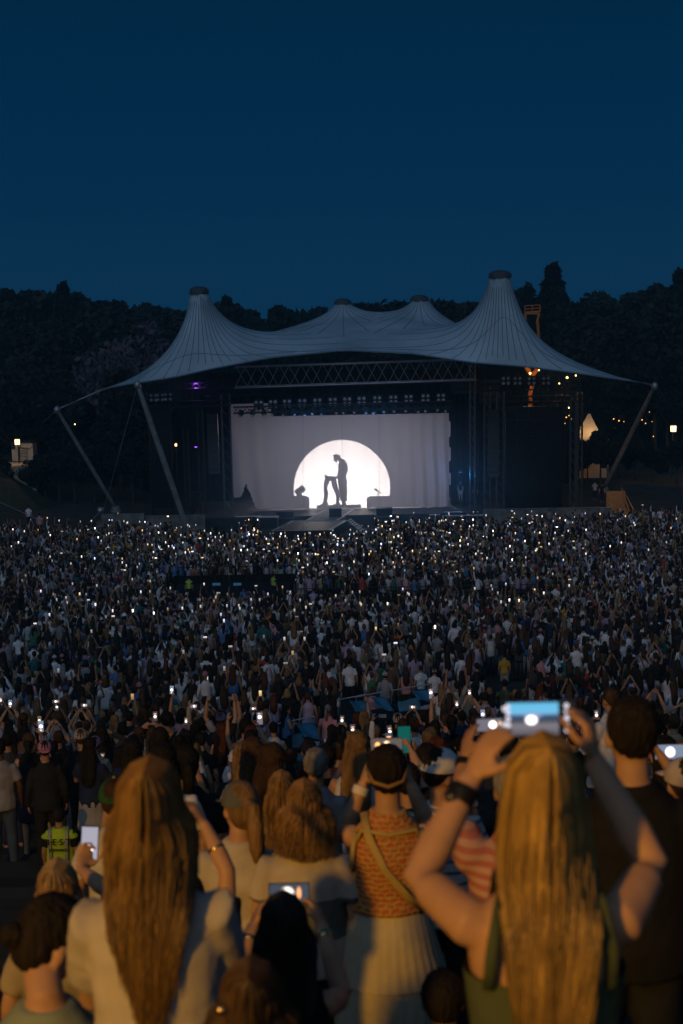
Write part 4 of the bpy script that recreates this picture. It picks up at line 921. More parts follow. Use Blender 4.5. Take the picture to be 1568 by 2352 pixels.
# ---- templates of the individually built crowd
TPL = {}
def tpl():
    for p in POSES:
        j = joints(p); b = MB(); torso(b, j, 12); arms(b, j, 9, hands={q: ((j['W' + q] - j['E' + q]).normalized(), V3(((1 if q == 'L' else -1), .3, 0)), .5, 1.0, .1, 1 if q == 'L' else -1) for q in 'LR'}); legs(b, j, 8); head(b, j, 12)
        TPL['body', p] = remesh(b, .0125, 2, 'body', M_skin[0], dec=.35)
        for k in SLEEVE:
            b = MB(); shirt(b, j, k, 12); TPL[k, p] = wrinkle(remesh(b, .019, 3, 'shirt', M_top[0], dec=.6), .008)
    j = joints('down')
    for k in ('trousers', 'shorts', 'skirt'): b = MB(); bottom(b, j, k, 10); TPL[k] = remesh(b, .020, 3, k, M_leg[0])
    for s in set(STY):
        b = MB(); hair(b, j, 'short' if s == 'cap' else s, 12, 1.0); TPL['hair', s] = rough(remesh(b, .010, 2, 'hair', M_hair[0], dec=.6), .0 if s == 'cap' else .009 if s != 'curly' else .022)
    b = MB(); capm(b, j, 14); TPL['cap'] = b.mesh('cap', M_capc[0])
    b = MB(); capm(b, j, 14, True); TPL['capb'] = b.mesh('cap', M_capc[0])
tpl()
PEOPLE = []
def crowd_person(x, y, z, yaw, h, pose, skin, hairc, style, top, kind, bot, legc, capc=0, back=False):
    M_ = Matrix.Translation((x, y, z)) @ Matrix.Rotation(yaw, 4, 'Z') @ Matrix.Scale(h / 1.70, 4)
    o = put('person', TPL['body', pose], M_, None, M_skin[skin], cat='person')
    put({'tank': 'tank_top', 'tee': 't_shirt', 'shirt': 'long_sleeved_top'}[kind], TPL[kind, pose], M_, o, M_top[top] if isinstance(top, int) else top)
    put(bot, TPL[bot], M_, o, M_leg[legc]); put('hair', TPL['hair', style], M_, o, M_hair[hairc])
    if style == 'cap': put('cap', TPL['capb' if back else 'cap'], M_, o, M_capc[capc])
    return o, M_

# ---- the far crowd: one body of people nobody could count
def lod(pose, style, kind, bot, n, lite):
    """A light figure for the far rows, in the same pose and proportions."""
    j = joints(pose); out = []; na = 4 if lite else 5
    def larms(b, infl, to, hand_):
        for q in 'LR':
            S, E_, W_ = j['S' + q], j['E' + q], j['W' + q]; d = (W_ - E_).normalized(); inn = S - V3(((-1 if q == 'L' else 1) * .06, 0, .03))
            if to >= 1: pts, rad = [inn, S, E_, W_, W_ + d * .07, W_ + d * .15], [.05, .050, .040, .027, .036, .012]
            else: pts, rad = [inn, S, S.lerp(E_, to * 2)], [.055, .060, .056]
            if not hand_ and to >= 1: pts, rad = pts[:4], rad[:4]
            limb(b, pts, [r + infl for r in rad], na)
    b = MB(); b.ell(hp(j, 0, .004, .0), (.070, .085, .115), n, n - 2); limb(b, [j['nec'] - V3((0, 0, .04)), hp(j, 0, -.01, -.06)], [.060, .052], 5, cap=False); larms(b, 0, 1, True)
    if bot != 'trousers':
        for q in 'LR': limb(b, [j['H' + q], j['K' + q], j['A' + q] - V3((0, 0, .05))], [.09, .056, .045], na)
    out.append((0, b))
    b = MB(); torso(b, j, n + 1, .012, -.08, waist=1.12)
    if kind == 'shirt': larms(b, .010, 1, False)
    elif kind == 'tee': larms(b, .006, .34, False)
    out.append((1, b))
    b = MB()
    b.ell(hp(j, 0, -.022, .030), (.083, .096, .104), n, n - 2)
    if style in ('long', 'bob', 'bun', 'pony', 'curly', 'lowbun'):
        c = MB(); hair(c, j, style, n - 1); m0 = 2 * (n - 1) * (max(5, (n - 1) * 2 // 3) + 1); mf = 2 * (n - 1) * max(5, (n - 1) * 2 // 3)
        b.add(c.v[m0:], [tuple(q - m0 for q in f) for f in c.f[mf:]])
    out.append((2, b))
    b = MB()
    if bot == 'skirt': bottom(b, j, bot, n)
    else:
        for q in 'LR':
            k2 = j['A' + q] if bot == 'trousers' else j['K' + q]
            limb(b, [j['H' + q] + V3((0, 0, .04)), j['H' + q].lerp(k2, .5), k2], [.10, .085, .062 if bot == 'trousers' else .085], na)
    out.append((3, b))
    if style == 'cap': b = MB(); b.ell(hp(j, 0, -.012, .035), (.089, .106, .102), n, 3, z0=-.05); b.tube([hp(j, 0, .07, .036), hp(j, 0, .165, .016)], [(.075, .008), (.035, .004)], 5, ref=(0, 0, 1)); out.append((4, b))
    V = []; I = []; T = []; Pt = []; k = 0
    for pid, b in out:
        V += b.v; Pt += [pid] * len(b.v)
        for f in b.f: I += [q + k for q in f]; T.append(len(f))
        k += len(b.v)
    return np.array(V, np.float32), np.array(I, np.int32), np.array(T, np.int32), np.array(Pt, np.int32), pose
def joined(name, Vs, Is, Ts, Cs, m, **kw):
    V = np.concatenate(Vs); I = np.concatenate(Is); T = np.concatenate(Ts)
    me = bpy.data.meshes.new(name); me.vertices.add(len(V)); me.vertices.foreach_set('co', V.ravel()); me.loops.add(len(I)); me.loops.foreach_set('vertex_index', I)
    me.polygons.add(len(T)); st = np.zeros(len(T), np.int32); st[1:] = np.cumsum(T)[:-1]; me.polygons.foreach_set('loop_start', st); me.polygons.foreach_set('use_smooth', np.ones(len(T), bool))
    me.update()
    if Cs is not None:
        C = np.concatenate(Cs); a = me.color_attributes.new('tone', 'FLOAT_COLOR', 'POINT'); a.data.foreach_set('color', np.c_[C, np.ones(len(C))].astype(np.float32).ravel())
    me.materials.append(m); o = bpy.data.objects.new(name, me); COL.objects.link(o); return tag(o, **kw)
def emis_attr(name):
    m = bpy.data.materials.new(name); m.use_nodes = True; n = m.node_tree.nodes; n.clear(); o = n.new('ShaderNodeOutputMaterial'); e = n.new('ShaderNodeEmission'); a = n.new('ShaderNodeAttribute'); a.attribute_name = 'tone'
    m.node_tree.links.new(a.outputs['Color'], e.inputs[0]); m.node_tree.links.new(e.outputs[0], o.inputs[0]); m.cycles.emission_sampling = 'NONE'; return m
# places where nobody stands: (px0, px1, Y0, Y1)
HOLES = [(380, 676, 74.5, 87.4), (672, 1240, 73.2, 80.2), (598, 826, 106.5, 130), (826, 858, 110, 130), (1105, 1215, 37.5, 51.6), (772, 834, 40.5, 46.6), (935, 1045, 41, 45.2), (1225, 1262, 45, 49.6), (470, 560, 92, 94)]
def blocked(x, y):
    px, _ = proj((x, y, gz(y) + 1.6))
    return any(a < px < b and c < y < d for a, b, c, d in HOLES)
# ------------------------------------------------------------------ foreground people
M_strand = {}
def strand_mat(name, c):
    return mat(name, c, .42, .2, 14, spec=.6, attr='tone')
def strands(o, M_, j, seed, N, zend, tone, width=.115, yb=.115, wave=.006, seg=10, top=.012, taper=.55, rs=.0021, m=None, part=0.0, vee=.16, var=.08):
    """Hair as single strands: from the parting down the skull, then hanging; zend is the height where they end."""
    g = random.Random(seed); r = hrot(j); V = []; Fc = []; C = []
    from mathutils import noise
    clump = lambda az, sd, y: max(.12, 1 + 1.0 * noise.noise(V3((az * 4 * sd + seed, y * 16, seed * .7))))
    for k in range(N):
        side = g.choice((-1, 1)); az = g.uniform(-.15, 1.14) * math.pi * .5; lay = g.random() ** .7 * .008
        ze = zend + g.uniform(-var, var * .8) + vee * abs(math.cos(az)) ** 1.5; ph = g.uniform(0, 6.28); wv = wave * g.uniform(.4, 1.6); pts = []
        y0 = g.uniform(-.085, .055); hx = (.078 + lay) * side; rt = g.uniform(.9, 1.1); dx = g.uniform(-.008, .008); t_ = g.uniform(.88, 1.12) * (.25 + .85 * clump(az, side, y0))
        L = None
        for i in range(seg):
            u = i / (seg - 1)
            if u < .34:
                th = (u / .34) * math.pi * .55
                ca = math.cos(az); sa = math.sin(az)
                x = part * (1 - math.sin(th)) + hx * math.sin(th) * (ca if abs(ca) > .1 else .1 * (1 if ca >= 0 else -1)); y = y0 * (1 - math.sin(th)) - (.098 + lay) * math.sin(th) * sa + .01 * math.sin(th) * ca - .014
                z = .042 + (.098 + lay) * math.cos(th)
                p = j['hd'] + r @ V3((x, y, z)); L = p
            else:
                w = (u - .34) / .66; z = L.z + (ze - L.z) * w
                hb = j['hd']; tx = hb.x + (L.x - hb.x) * (1 + .35 * math.sin(min(1, w * 1.6) * math.pi * .5)) * (width / .105) * (1 - (1 - taper) * w * w)
                ty = L.y + (-.015 - lay) * w
                if z < j['nec'].z + .02:
                    f = min(1, (j['nec'].z + .02 - z) / .10); ty = ty * (1 - f) + min(ty, j['sho'].y - yb - lay * 1.4) * f
                p = V3((tx + wv * math.sin(w * 7 + ph) + dx * w, ty + wv * .6 * math.cos(w * 6 + ph), z))
            pts.append(p)
        b = len(V)
        for i, p in enumerate(pts):
            rr = rs * rt * (1 - .75 * (i / (seg - 1)) ** 3)
            t = (pts[min(i + 1, seg - 1)] - pts[max(i - 1, 0)]); sd = t.cross(V3((0, 1, .1)));
            if sd.length < 1e-6: sd = V3((1, 0, 0))
            sd.normalize(); up = sd.cross(t).normalized()
            V += [p + sd * rr * 1.3, p - sd * rr * 1.3, p + up * rr * 1.2]
            c = tuple(q * t_ for q in tone); C += [c] * 3
        for i in range(seg - 1):
            q = b + 3 * i
            Fc += [(q, q + 1, q + 4, q + 3), (q + 1, q + 2, q + 5, q + 4), (q + 2, q, q + 3, q + 5)]
    me = bpy.data.meshes.new('hair_strands'); me.from_pydata([tuple(v) for v in V], [], Fc); a = me.color_attributes.new('tone', 'FLOAT_COLOR', 'POINT')
    a.data.foreach_set('color', np.c_[np.array(C), np.ones(len(C))].astype(np.float32).ravel()); me.polygons.foreach_set('use_smooth', [True] * len(me.polygons)); me.materials.append(m)
    ob = put('hair_strands', me, M_, o); ob['kind'] = 'stuff'; return ob
def base(px, py, Y, sit=False, h=None, yaw=0.0):
    """World matrix of a person whose head top is seen at (px, py); feet on the ground when the height allows it."""
    t = P(px, py, Y); top = 1.706 - (.42 if sit else 0); g = step_z(Y, t.x)
    s = max(.88, min(1.13, (t.z - g) / top)) if h is None else h / 1.7
    return Matrix.Translation((t.x, Y, t.z - top * s)) @ Matrix.Rotation(yaw, 4, 'Z') @ Matrix.Scale(s, 4)
HEROES = []
def hero(px, py, Y, lab, pose='down', sit=False, skin=1, top=None, kind='tee', bot='trousers', legc=0, hairc=1, style='short', head=(0, 0, 0), yaw=0.0, slim=1.0, joint={}, hands=None, vox=.0125, armk=1.0, h=None, hairk=1.0, capc=None, lean=0.0, hairmesh=True, hem=-.10, infl=.014, no_shirt=False):
    M_ = base(px, py, Y, sit, h, yaw); I = M_.inverted()
    j = joints(pose, sit, lean, head, slim)
    for k, v in joint.items(): j[k] = I @ P(*v)
    for q in 'LR':
        if j['E' + q].z > j['S' + q].z + .05: j['S' + q] = j['S' + q] + V3((0, .01, .03))
    b = MB(); torso(b, j, 18); legs(b, j, 12); globals()['head'](b, j, 18, True)
    if hands is None:
        hh = {}
        for q in 'LR':
            d = (j['W' + q] - j['E' + q]).normalized(); hh[q] = (d, V3(((1 if q == 'L' else -1), .3, 0)), .45)
    else: hh = hands
    hd = {}
    for q, v in hh.items():
        d = v[0] if not (isinstance(v[0], tuple) and len(v[0]) == 3 and v[0][2] > 10 or isinstance(v[0], str)) else v[0]
        if len(v) and isinstance(v[0], tuple) and abs(v[0][0]) > 5: d = (I @ P(*v[0])) - j['W' + q]
        hd[q] = (d,) + tuple(v[1:])
    arms(b, j, 14, hands=hd, k=armk)
    o = put('person', remesh(b, vox, 3, 'body', M_skin[skin], dec=.5), M_, None, None, label=lab, cat='person')
    if not no_shirt:
        b = MB(); torso(b, j, 20, infl, hem, waist=1.1)
        if SLEEVE[kind] > 0:
            if kind == 'shirt': arms(b, j, 14, .012, 1.0, k=armk)
            else: arms(b, j, 14, .015, SLEEVE[kind], k=armk)
        put({'tank': 'tank_top', 'tee': 't_shirt', 'shirt': 'long_sleeved_top'}[kind], wrinkle(remesh(b, vox * 1.1, 4, 'shirt', top, dec=.6), (.0045 if kind != 'tank' else .003)), M_, o)
    b = MB(); bottom(b, j, bot, 14); put(bot, remesh(b, .016, 3, bot, M_leg[legc] if isinstance(legc, int) else legc), M_, o)
    if hairmesh:
        b = MB(); hair(b, j, style, 18, hairk); put('hair', rough(remesh(b, .009, 3, 'hair', M_hair[hairc] if isinstance(hairc, int) else hairc), .0 if capc else .006), M_, o)
    if capc is not None:
        b = MB(); capm(b, j, 20, capc[1]); put('cap', b.mesh('cap', capc[0]), M_, o)
    HEROES.append((o, px, Y, lab)); PEOPLE.append(o)
    return o, M_, j
def band(o, M_, j, q, t, w, m, name='bracelet', r=.031, fr='W'):
    a = j['E' + q].lerp(j['W' + q], t); d = (j['W' + q] - j['E' + q]).normalized()
    b = MB(); b.tube([a - d * w, a - d * w * .8, a + d * w * .8, a + d * w], [r * .97, r, r, r * .97], 18, ref=(0.15, 1, .1)); return put(name, b.mesh(name, m), M_, o)
def pose_phone(px, py, Y, land, lab, scr, tilt=0.0, size=1.0, yaw=0.0):
    M_ = Matrix.Translation(P(px, py, Y)) @ Matrix.Rotation(R(yaw), 4, 'Z') @ Matrix.Rotation(R(-14), 4, 'X') @ Matrix.Rotation(R(90 if land else 0) + tilt, 4, 'Y')
    return phone(M_, lab, scr, None, size)
def stripes(name, c1, c2, freq, duty=.5, axis='Z', tiltx=0.0):
    m = cloth(name, c1); n = m.node_tree.nodes; L = m.node_tree.links; t = n.new('ShaderNodeTexCoord'); sp = n.new('ShaderNodeSeparateXYZ'); L.new(t.outputs['Object'], sp.inputs[0])
    ml = n.new('ShaderNodeMath'); ml.operation = 'MULTIPLY'; ml.inputs[1].default_value = freq; L.new(sp.outputs[axis], ml.inputs[0])
    fr = n.new('ShaderNodeMath'); fr.operation = 'FRACT'; L.new(ml.outputs[0], fr.inputs[0]); gt = n.new('ShaderNodeMath'); gt.operation = 'GREATER_THAN'; gt.inputs[1].default_value = duty; L.new(fr.outputs[0], gt.inputs[0])
    mx = n.new('ShaderNodeMix'); mx.data_type = 'RGBA'; mx.inputs[6].default_value = (*c1, 1); mx.inputs[7].default_value = (*c2, 1); L.new(gt.outputs[0], mx.inputs[0])
    old = [q for q in n if q.type == 'MIX' and q.blend_type == 'MULTIPLY'][0]; L.new(mx.outputs[2], old.inputs[6]); return m
M_white = cloth('white_tee_cotton', (.50, .45, .38)); M_blackc = cloth('black_tee_cotton', (.014, .014, .017)); M_pale = cloth('pale_cotton', (.50, .47, .42)); M_cream2 = cloth('cream_cotton', (.36, .30, .20))
M_sage = cloth('sage_cotton', (.22, .27, .22)); M_olive2 = cloth('dark_green_knit', (.075, .095, .05)); M_strap = mat('strap_black', (.012, .012, .014), .6, .2)
M_band = mat('watch_strap_black', (.010, .010, .012), .45, .2); M_wht = mat('white_bracelet', (.7, .66, .6), .5, .1); M_gold = mat('gold_metal', (.7, .5, .2), .25, .1, metal=1)

# --- the woman with long brown hair
o, M_, j = hero(340, 1772, 3.4, 'woman with very long brown hair and white t-shirt seen from behind', skin=1, top=M_white, kind='tee', style='short', hairc=2, hem=.02, infl=.010,
    joint={'SL': (212, 2118, 3.4), 'SR': (492, 2092, 3.4), 'EL': (212, 2290, 3.55), 'WL': (330, 2180, 3.75), 'ER': (522, 2290, 3.52), 'WR': (430, 2170, 3.75)}, vox=.009, hairk=.93)
strands(o, M_, j, 3, 2800, 1.11, (.19, .11, .032), width=.112, taper=.55, vee=.24, wave=.007, m=strand_mat('strands_brown', (.08, .045, .02)))
# --- the woman with long blonde hair and her phone
ph = (1238, 1650, 3.12)
o, M_, j = hero(1252, 1722, 2.78, 'blonde woman in dark green low-backed top raising a phone in both hands', skin=1, top=M_olive2, kind='tank', style='short', hairc=4, vox=.0085, armk=1.08, slim=1.05, no_shirt=True,
    joint={'EL': (962, 2015, 2.93), 'WL': (1083, 1782, 3.06), 'ER': (1497, 1985, 2.93), 'WR': (1362, 1745, 3.06)},
    hands={'L': ((1146, 1668, 3.08), (1, .55, -.1), .30, 1.0, .10, 1), 'R': ((1350, 1640, 3.08), (-1, .35, -.2), .62, 1.0, .12, -1)}, hairk=.94)
strands(o, M_, j, 5, 3000, 1.10, (.36, .225, .065), width=.098, taper=.68, vee=.12, wave=.005, m=strand_mat('strands_blonde', (.3, .18, .07)), yb=.12)
b = MB(); torso(b, j, 22, .012, -.10, top=False, waist=1.08); b.v = [v for v in b.v]
low = j['che'].z - .02
b2 = MB(); s_ = j['slim']
b2.tube([j['pel'] + V3((0, 0, -.1)), j['pel'], j['wai'], j['wai'].lerp(j['che'], .55), j['wai'].lerp(j['che'], .85)], [(.165, .12), (.178 * s_, .13), (.152 * s_, .112), (.163 * s_, .120), (.168 * s_, .122)], 24, cap=False)
put('tank_top', b2.mesh('tank_top', M_olive2), M_, o)
for s in (-1, 1):
    put('shoulder_strap', MB().tube([j['wai'].lerp(j['che'], .8) + V3((s * .13, -.095, 0)), j['che'] + V3((s * .125, -.112, .06)), j['sho'] + V3((s * .105, -.075, .03)), j['sho'] + V3((s * .10, .0, .075)), j['che'] + V3((s * .10, .10, .05))], [(.014, .005)] * 5, 8).mesh('strap', M_olive2), M_, o)
band(o, M_, j, 'L', .80, .020, M_band, 'watch_strap', .037)
a = j['EL'].lerp(j['WL'], .80); put('watch', MB().ell(a + V3((-.02, -.028, 0)), (.020, .010, .022), 12, 8).mesh('watch', M_ph), M_, o)
put('ring', MB().tube([j['WL'] + V3((.075, 0, .075)), j['WL'] + V3((.08, 0, .082))], .011, 10).mesh('ring', M_gold), M_, o)
# her phone shows the stage
def big_screen():
    m = bpy.data.materials.new('screen_filming'); m.use_nodes = True; n = m.node_tree.nodes; L = m.node_tree.links; n.clear()
    out = n.new('ShaderNodeOutputMaterial'); e = n.new('ShaderNodeEmission'); t = n.new('ShaderNodeTexCoord'); sp = n.new('ShaderNodeSeparateXYZ'); L.new(t.outputs['Generated'], sp.inputs[0])
    rp = n.new('ShaderNodeValToRGB'); el = rp.color_ramp.elements; el[0].position = 0; el[0].color = (.10, .09, .10, 1); el[1].position = 1; el[1].color = (.14, .50, .78, 1)
    for p_, c in ((.30, (.22, .20, .23, 1)), (.46, (.05, .06, .09, 1)), (.60, (.04, .10, .20, 1)), (.66, (.20, .42, .66, 1)), (.74, (.16, .55, .85, 1))): q = el.new(p_); q.color = c
    iv = n.new('ShaderNodeMath'); iv.operation = 'SUBTRACT'; iv.inputs[0].default_value = 1; L.new(sp.outputs['X'], iv.inputs[1]); L.new(iv.outputs[0], rp.inputs[0])
    def blob(a, c, cx, cz, rx, rz):
        mp = n.new('ShaderNodeMapping'); mp.inputs['Location'].default_value = (-cx / rx, 0, -cz / rz); mp.inputs['Scale'].default_value = (1 / rx, 0, 1 / rz); g = n.new('ShaderNodeTexGradient'); g.gradient_type = 'SPHERICAL'; L.new(t.outputs['Generated'], mp.inputs[0]); L.new(mp.outputs[0], g.inputs[0])
        r_ = n.new('ShaderNodeMapRange'); r_.inputs[2].default_value = .45; L.new(g.outputs[1], r_.inputs[0]); x = n.new('ShaderNodeMix'); x.data_type = 'RGBA'; L.new(r_.outputs[0], x.inputs[0]); L.new(a, x.inputs[6]); x.inputs[7].default_value = (*c, 1); return x.outputs[2]
    c = blob(rp.outputs[0], (.30, .36, .55), .40, .5, .10, .22); c = blob(c, (3.0, 2.7, 2.8), .53, .47, .16, .13)
    L.new(c, e.inputs[0]); e.inputs[1].default_value = 1.0; L.new(e.outputs[0], out.inputs[0]); return m
sc_big = big_screen()
po = pose_phone(ph[0], ph[1], ph[2], True, 'large phone filming the stage, held up by the blonde woman', M_ph, 0, 1.10)
for c in po.children:
    c.material_slots[0].material = sc_big
    c.matrix_basis = Matrix.Translation((0, 0, -.014)) @ Matrix.Diagonal((.98, 1, .74, 1))
M_icon = glow('screen_icon', (.80, .76, .86), 1.0, False); M_icow = glow('screen_icon_warm', (.9, .70, .45), .6, False)
icn = [(-.030 + .0135 * i, .047) for i in range(5)] + [(-.030 + .0135 * i, -.066) for i in range(5)] + [(.022, -.052), (.018, .057), (-.005, .062)]
IC = MB().tube([(0, -.0068, 0), (0, -.0074, 0)], .0052, 12, ref=(0, 0, 1)).mesh('screen_icon', M_icon, smooth=False)
for k, (x, z) in enumerate([(-.026 + .0125 * i, .056) for i in range(5)] + [(-.026 + .0125 * i, -.0655) for i in range(5)] + [(.021, -.0715), (.010, -.0735), (-.022, -.0725)]):
    put('screen_icon', IC, po.matrix_basis @ Matrix.Translation((x, 0, z)), po)
# --- the woman in the orange knitted vest and white skirt
def knit():
    m = bpy.data.materials.new('orange_crochet'); m.use_nodes = True; n = m.node_tree.nodes; L = m.node_tree.links; b = n['Principled BSDF']; b.inputs['Roughness'].default_value = .95
    t = n.new('ShaderNodeTexCoord'); mp = n.new('ShaderNodeMapping'); mp.inputs['Rotation'].default_value = (math.pi / 2, 0, 0); L.new(t.outputs['Object'], mp.inputs[0])
    nz = n.new('ShaderNodeTexNoise'); nz.inputs['Scale'].default_value = 32; L.new(t.outputs['Object'], nz.inputs[0]); ad = n.new('ShaderNodeMix'); ad.data_type = 'VECTOR'; ad.inputs[0].default_value = .03; L.new(mp.outputs[0], ad.inputs[4]); L.new(nz.outputs['Color'], ad.inputs[5])
    br = n.new('ShaderNodeTexBrick'); br.inputs['Scale'].default_value = 1.0; br.inputs['Brick Width'].default_value = .036; br.inputs['Row Height'].default_value = .021; br.inputs['Mortar Size'].default_value = .0068; br.inputs['Mortar Smooth'].default_value = 1.0
    br.inputs['Color1'].default_value = (.50, .10, .02, 1); br.inputs['Color2'].default_value = (.42, .14, .025, 1); br.inputs['Mortar'].default_value = (.50, .34, .12, 1); L.new(ad.outputs[1], br.inputs[0]); L.new(br.outputs['Color'], b.inputs['Base Color'])
    bp = n.new('ShaderNodeBump'); bp.inputs['Strength'].default_value = .6; bp.inputs['Distance'].default_value = .006; L.new(br.outputs['Fac'], bp.inputs['Height']); L.new(bp.outputs[0], b.inputs['Normal']); return m
M_knit = knit(); M_must = cloth('mustard_trim', (.45, .33, .12)); M_skirt = cloth('white_skirt_cotton', (.52, .45, .31))
o, M_, j = hero(888, 1716, 6.0, 'woman in orange crochet vest and white tiered skirt raising her phone', skin=1, top=M_knit, kind='tank', style='short', hairc=1, vox=.0095, slim=.98, hairk=1.02, hem=.10, infl=.012,
    joint={'EL': (792, 1912, 6.22), 'WL': (833, 1800, 6.30), 'ER': (984, 1900, 6.22), 'WR': (943, 1800, 6.30)},
    hands={'L': ((852, 1742, 6.34), (1, .3, -.1), .35, 1, .1, 1), 'R': ((926, 1742, 6.34), (-1, .3, -.1), .35, 1, .1, -1)}, head=(.05, 0, 0))
def ruffle(b, z0, z1, r0, r1, rip, nr, seed):
    g = random.Random(seed); ph_ = g.random() * 6; n = 120; V = []; m = 9
    for i in range(m):
        t = i / (m - 1); z = z0 + (z1 - z0) * t
        for k in range(n):
            w = 2 * math.pi * k / n; q = 1 + rip * t ** .7 * (math.sin(w * nr + ph_ + .5 * math.sin(3 * t)) * .6 + .4 * math.sin(w * nr * 1.7 + 2))
            V.append(V3((j['pel'].x + (r0[0] + (r1[0] - r0[0]) * t) * q * math.cos(w), j['pel'].y + (r0[1] + (r1[1] - r0[1]) * t) * q * math.sin(w), z)))
    b.add(V, [(i * n + k, i * n + (k + 1) % n, (i + 1) * n + (k + 1) % n, (i + 1) * n + k) for i in range(m - 1) for k in range(n)])
for c in list(o.children):
    if c.name.startswith('trousers'): bpy.data.objects.remove(c)
b = MB(); ruffle(b, 1.03, .72, (.155, .115), (.235, .20), .035, 34, 1); put('skirt_tier', b.mesh('skirt', M_skirt), M_, o)
b = MB(); ruffle(b, .735, .30, (.225, .19), (.27, .235), .05, 30, 2); put('skirt_tier', b.mesh('skirt', M_skirt), M_, o)
put('waistband', MB().tube([(j['pel'].x, 0, 1.0), (j['pel'].x, 0, 1.05)], [(.160, .118), (.158, .116)], 30, cap=False).mesh('waistband', M_skirt), M_, o)
put('vest_trim', MB().tube([j['sho'] + V3((-.14, -.05, -.06)), j['sho'] + V3((-.11, -.075, .015)), j['sho'] + V3((0, -.088, -.005)), j['sho'] + V3((.11, -.075, .015)), j['sho'] + V3((.14, -.05, -.06))], [.011] * 5, 8).mesh('trim', M_must), M_, o)
for s in (-1, 1): put('vest_trim', MB().tube([j['sho'] + V3((s * .135, -.055, .0)), j['sho'] + V3((s * .150, -.075, -.10)), j['che'] + V3((s * .155, -.07, -.03)), j['che'] + V3((s * .165, -.02, -.10))], [.011] * 4, 8).mesh('trim', M_must), M_, o)
put('crossbody_strap', MB().tube([j['sho'] + V3((-.10, -.02, .07)), j['sho'] + V3((-.085, -.095, .0)), j['che'] + V3((-.02, -.132, -.02)), j['wai'] + V3((.07, -.118, .03)), j['wai'] + V3((.14, -.075, -.06))], [(.017, .004)] * 5, 10).mesh('strap', M_must), M_, o)
band(o, M_, j, 'L', .86, .018, M_wht, 'white_bracelet', .036)
put('hair_band', MB().tube([hp(j, -.085, -.045, .045), hp(j, -.06, -.105, .012), hp(j, 0, -.124, -.002), hp(j, .06, -.105, .012), hp(j, .085, -.045, .045)], [(.006, .009)] * 5, 8, ref=(0, 0, 1)).mesh('band', mat('tan_hair_band', (.28, .17, .06))), M_, o)
pose_phone(888, 1712, 6.40, True, 'phone with an orange glow raised over the crochet vest', 3, 0, 1.0)
# --- the seated woman with both arms up
o, M_, j = hero(650, 2072, 4.1, 'seated dark-haired woman filming with both bare arms raised', sit=True, skin=1, top=M_blackc, kind='tank', style='short', hairc=0, vox=.0095,
    joint={'EL': (532, 2290, 4.22), 'WL': (582, 2125, 4.42), 'ER': (786, 2285, 4.22), 'WR': (738, 2125, 4.42)},
    hands={'L': ((612, 2052, 4.5), (1, .4, -.2), .4, 1, .1, 1), 'R': ((715, 2052, 4.5), (-1, .4, -.2), .5, 1, .1, -1)}, hairk=1.06)
strands(o, M_, j, 9, 1500, .74, (.020, .015, .012), width=.11, m=strand_mat('strands_dark', (.02, .015, .01)))
band(o, M_, j, 'L', .80, .008, M_gold, 'bracelet', .032); band(o, M_, j, 'R', .85, .012, M_gold, 'bracelet', .032)
pose_phone(664, 2050, 4.56, True, 'phone held level by the seated dark-haired woman', 2, 0, .92)
# --- brown hair at the lower edge
o, M_, j = hero(575, 2232, 3.0, 'seated person with brown hair under a gold clip, below the raised bare arms', sit=True, skin=1, top=M_cream2, kind='tee', style='short', hairc=2, vox=.012)
strands(o, M_, j, 12, 1300, .80, (.06, .035, .016), width=.125, m=strand_mat('strands_brown_dark', (.06, .03, .015)))
put('hair_clip', MB().ell(hp(j, -.07, -.09, .06), (.018, .01, .012), 10, 6).mesh('clip', M_gold), M_, o)
# --- grey blonde, seated, with a phone at arm's length
o, M_, j = hero(130, 1992, 5.4, 'seated person with short grey-blonde hair holding up a phone', sit=True, skin=1, top=M_cream2, kind='tee', style='short', hairc=4, hairk=1.04,
    joint={'ER': (250, 2048, 5.62), 'WR': (186, 1996, 5.86)}, hands={'R': ((197, 1950, 5.93), (.3, -.5, .2), .7, 1, .1, -1)})
strands(o, M_, j, 14, 1200, 1.02, (.26, .18, .10), width=.10, wave=.005, m=strand_mat('strands_grey', (.2, .17, .12)), taper=.6, vee=.02, var=.03, rs=.0019)
pose_phone(206, 1938, 5.98, False, 'upright phone with bright white picture beside the long brown hair', screen_mat('screen_white_top', (.40, .38, .47), ((.5, .30, .30, .10), (2.6, 2.2, 1.8)), ((.45, .12, .30, .09), (2.2, 1.2, .5)), 1.0), .05, 1.05)
# --- bent dark head at the left edge
o, M_, j = hero(95, 2090, 3.6, 'seated person with dark pinned-up hair bending the head down', sit=True, skin=1, top=M_sage, kind='tee', style='lowbun', hairc=1, head=(-.55, 0, -.9), vox=.010, slim=1.08)
# --- green cap
M_gcap = cloth('green_cap_cloth', (.02, .085, .03)); 
o, M_, j = hero(262, 1792, 6.5, 'person in a dark green cap partly hidden by the long brown hair', skin=1, top=M_pale, kind='tee', style='short', hairc=2, capc=(M_gcap, False))
put('cap_button', MB().ell(hp(j, 0, -.012, .14), (.008, .008, .006), 8, 5).mesh('button', M_must), M_, o)
# --- white tee with black strap and blonde ponytail through a grey cap
M_gycap = cloth('grey_cap_cloth', (.10, .11, .11))
o, M_, j = hero(548, 1802, 6.1, 'person in white t-shirt with black shoulder strap and blonde ponytail', skin=1, top=M_white, kind='tee', style='pony', hairc=4, capc=(M_gycap, False), head=(-.15, 0, .5))
put('bag_strap', MB().tube([j['sho'] + V3((.10, .05, .07)), j['sho'] + V3((.105, -.07, .02)), j['che'] + V3((.12, -.128, 0)), j['wai'] + V3((.13, -.12, 0)), j['pel'] + V3((.15, -.09, 0))], [(.012, .005)] * 5, 8).mesh('strap', M_strap), M_, o)
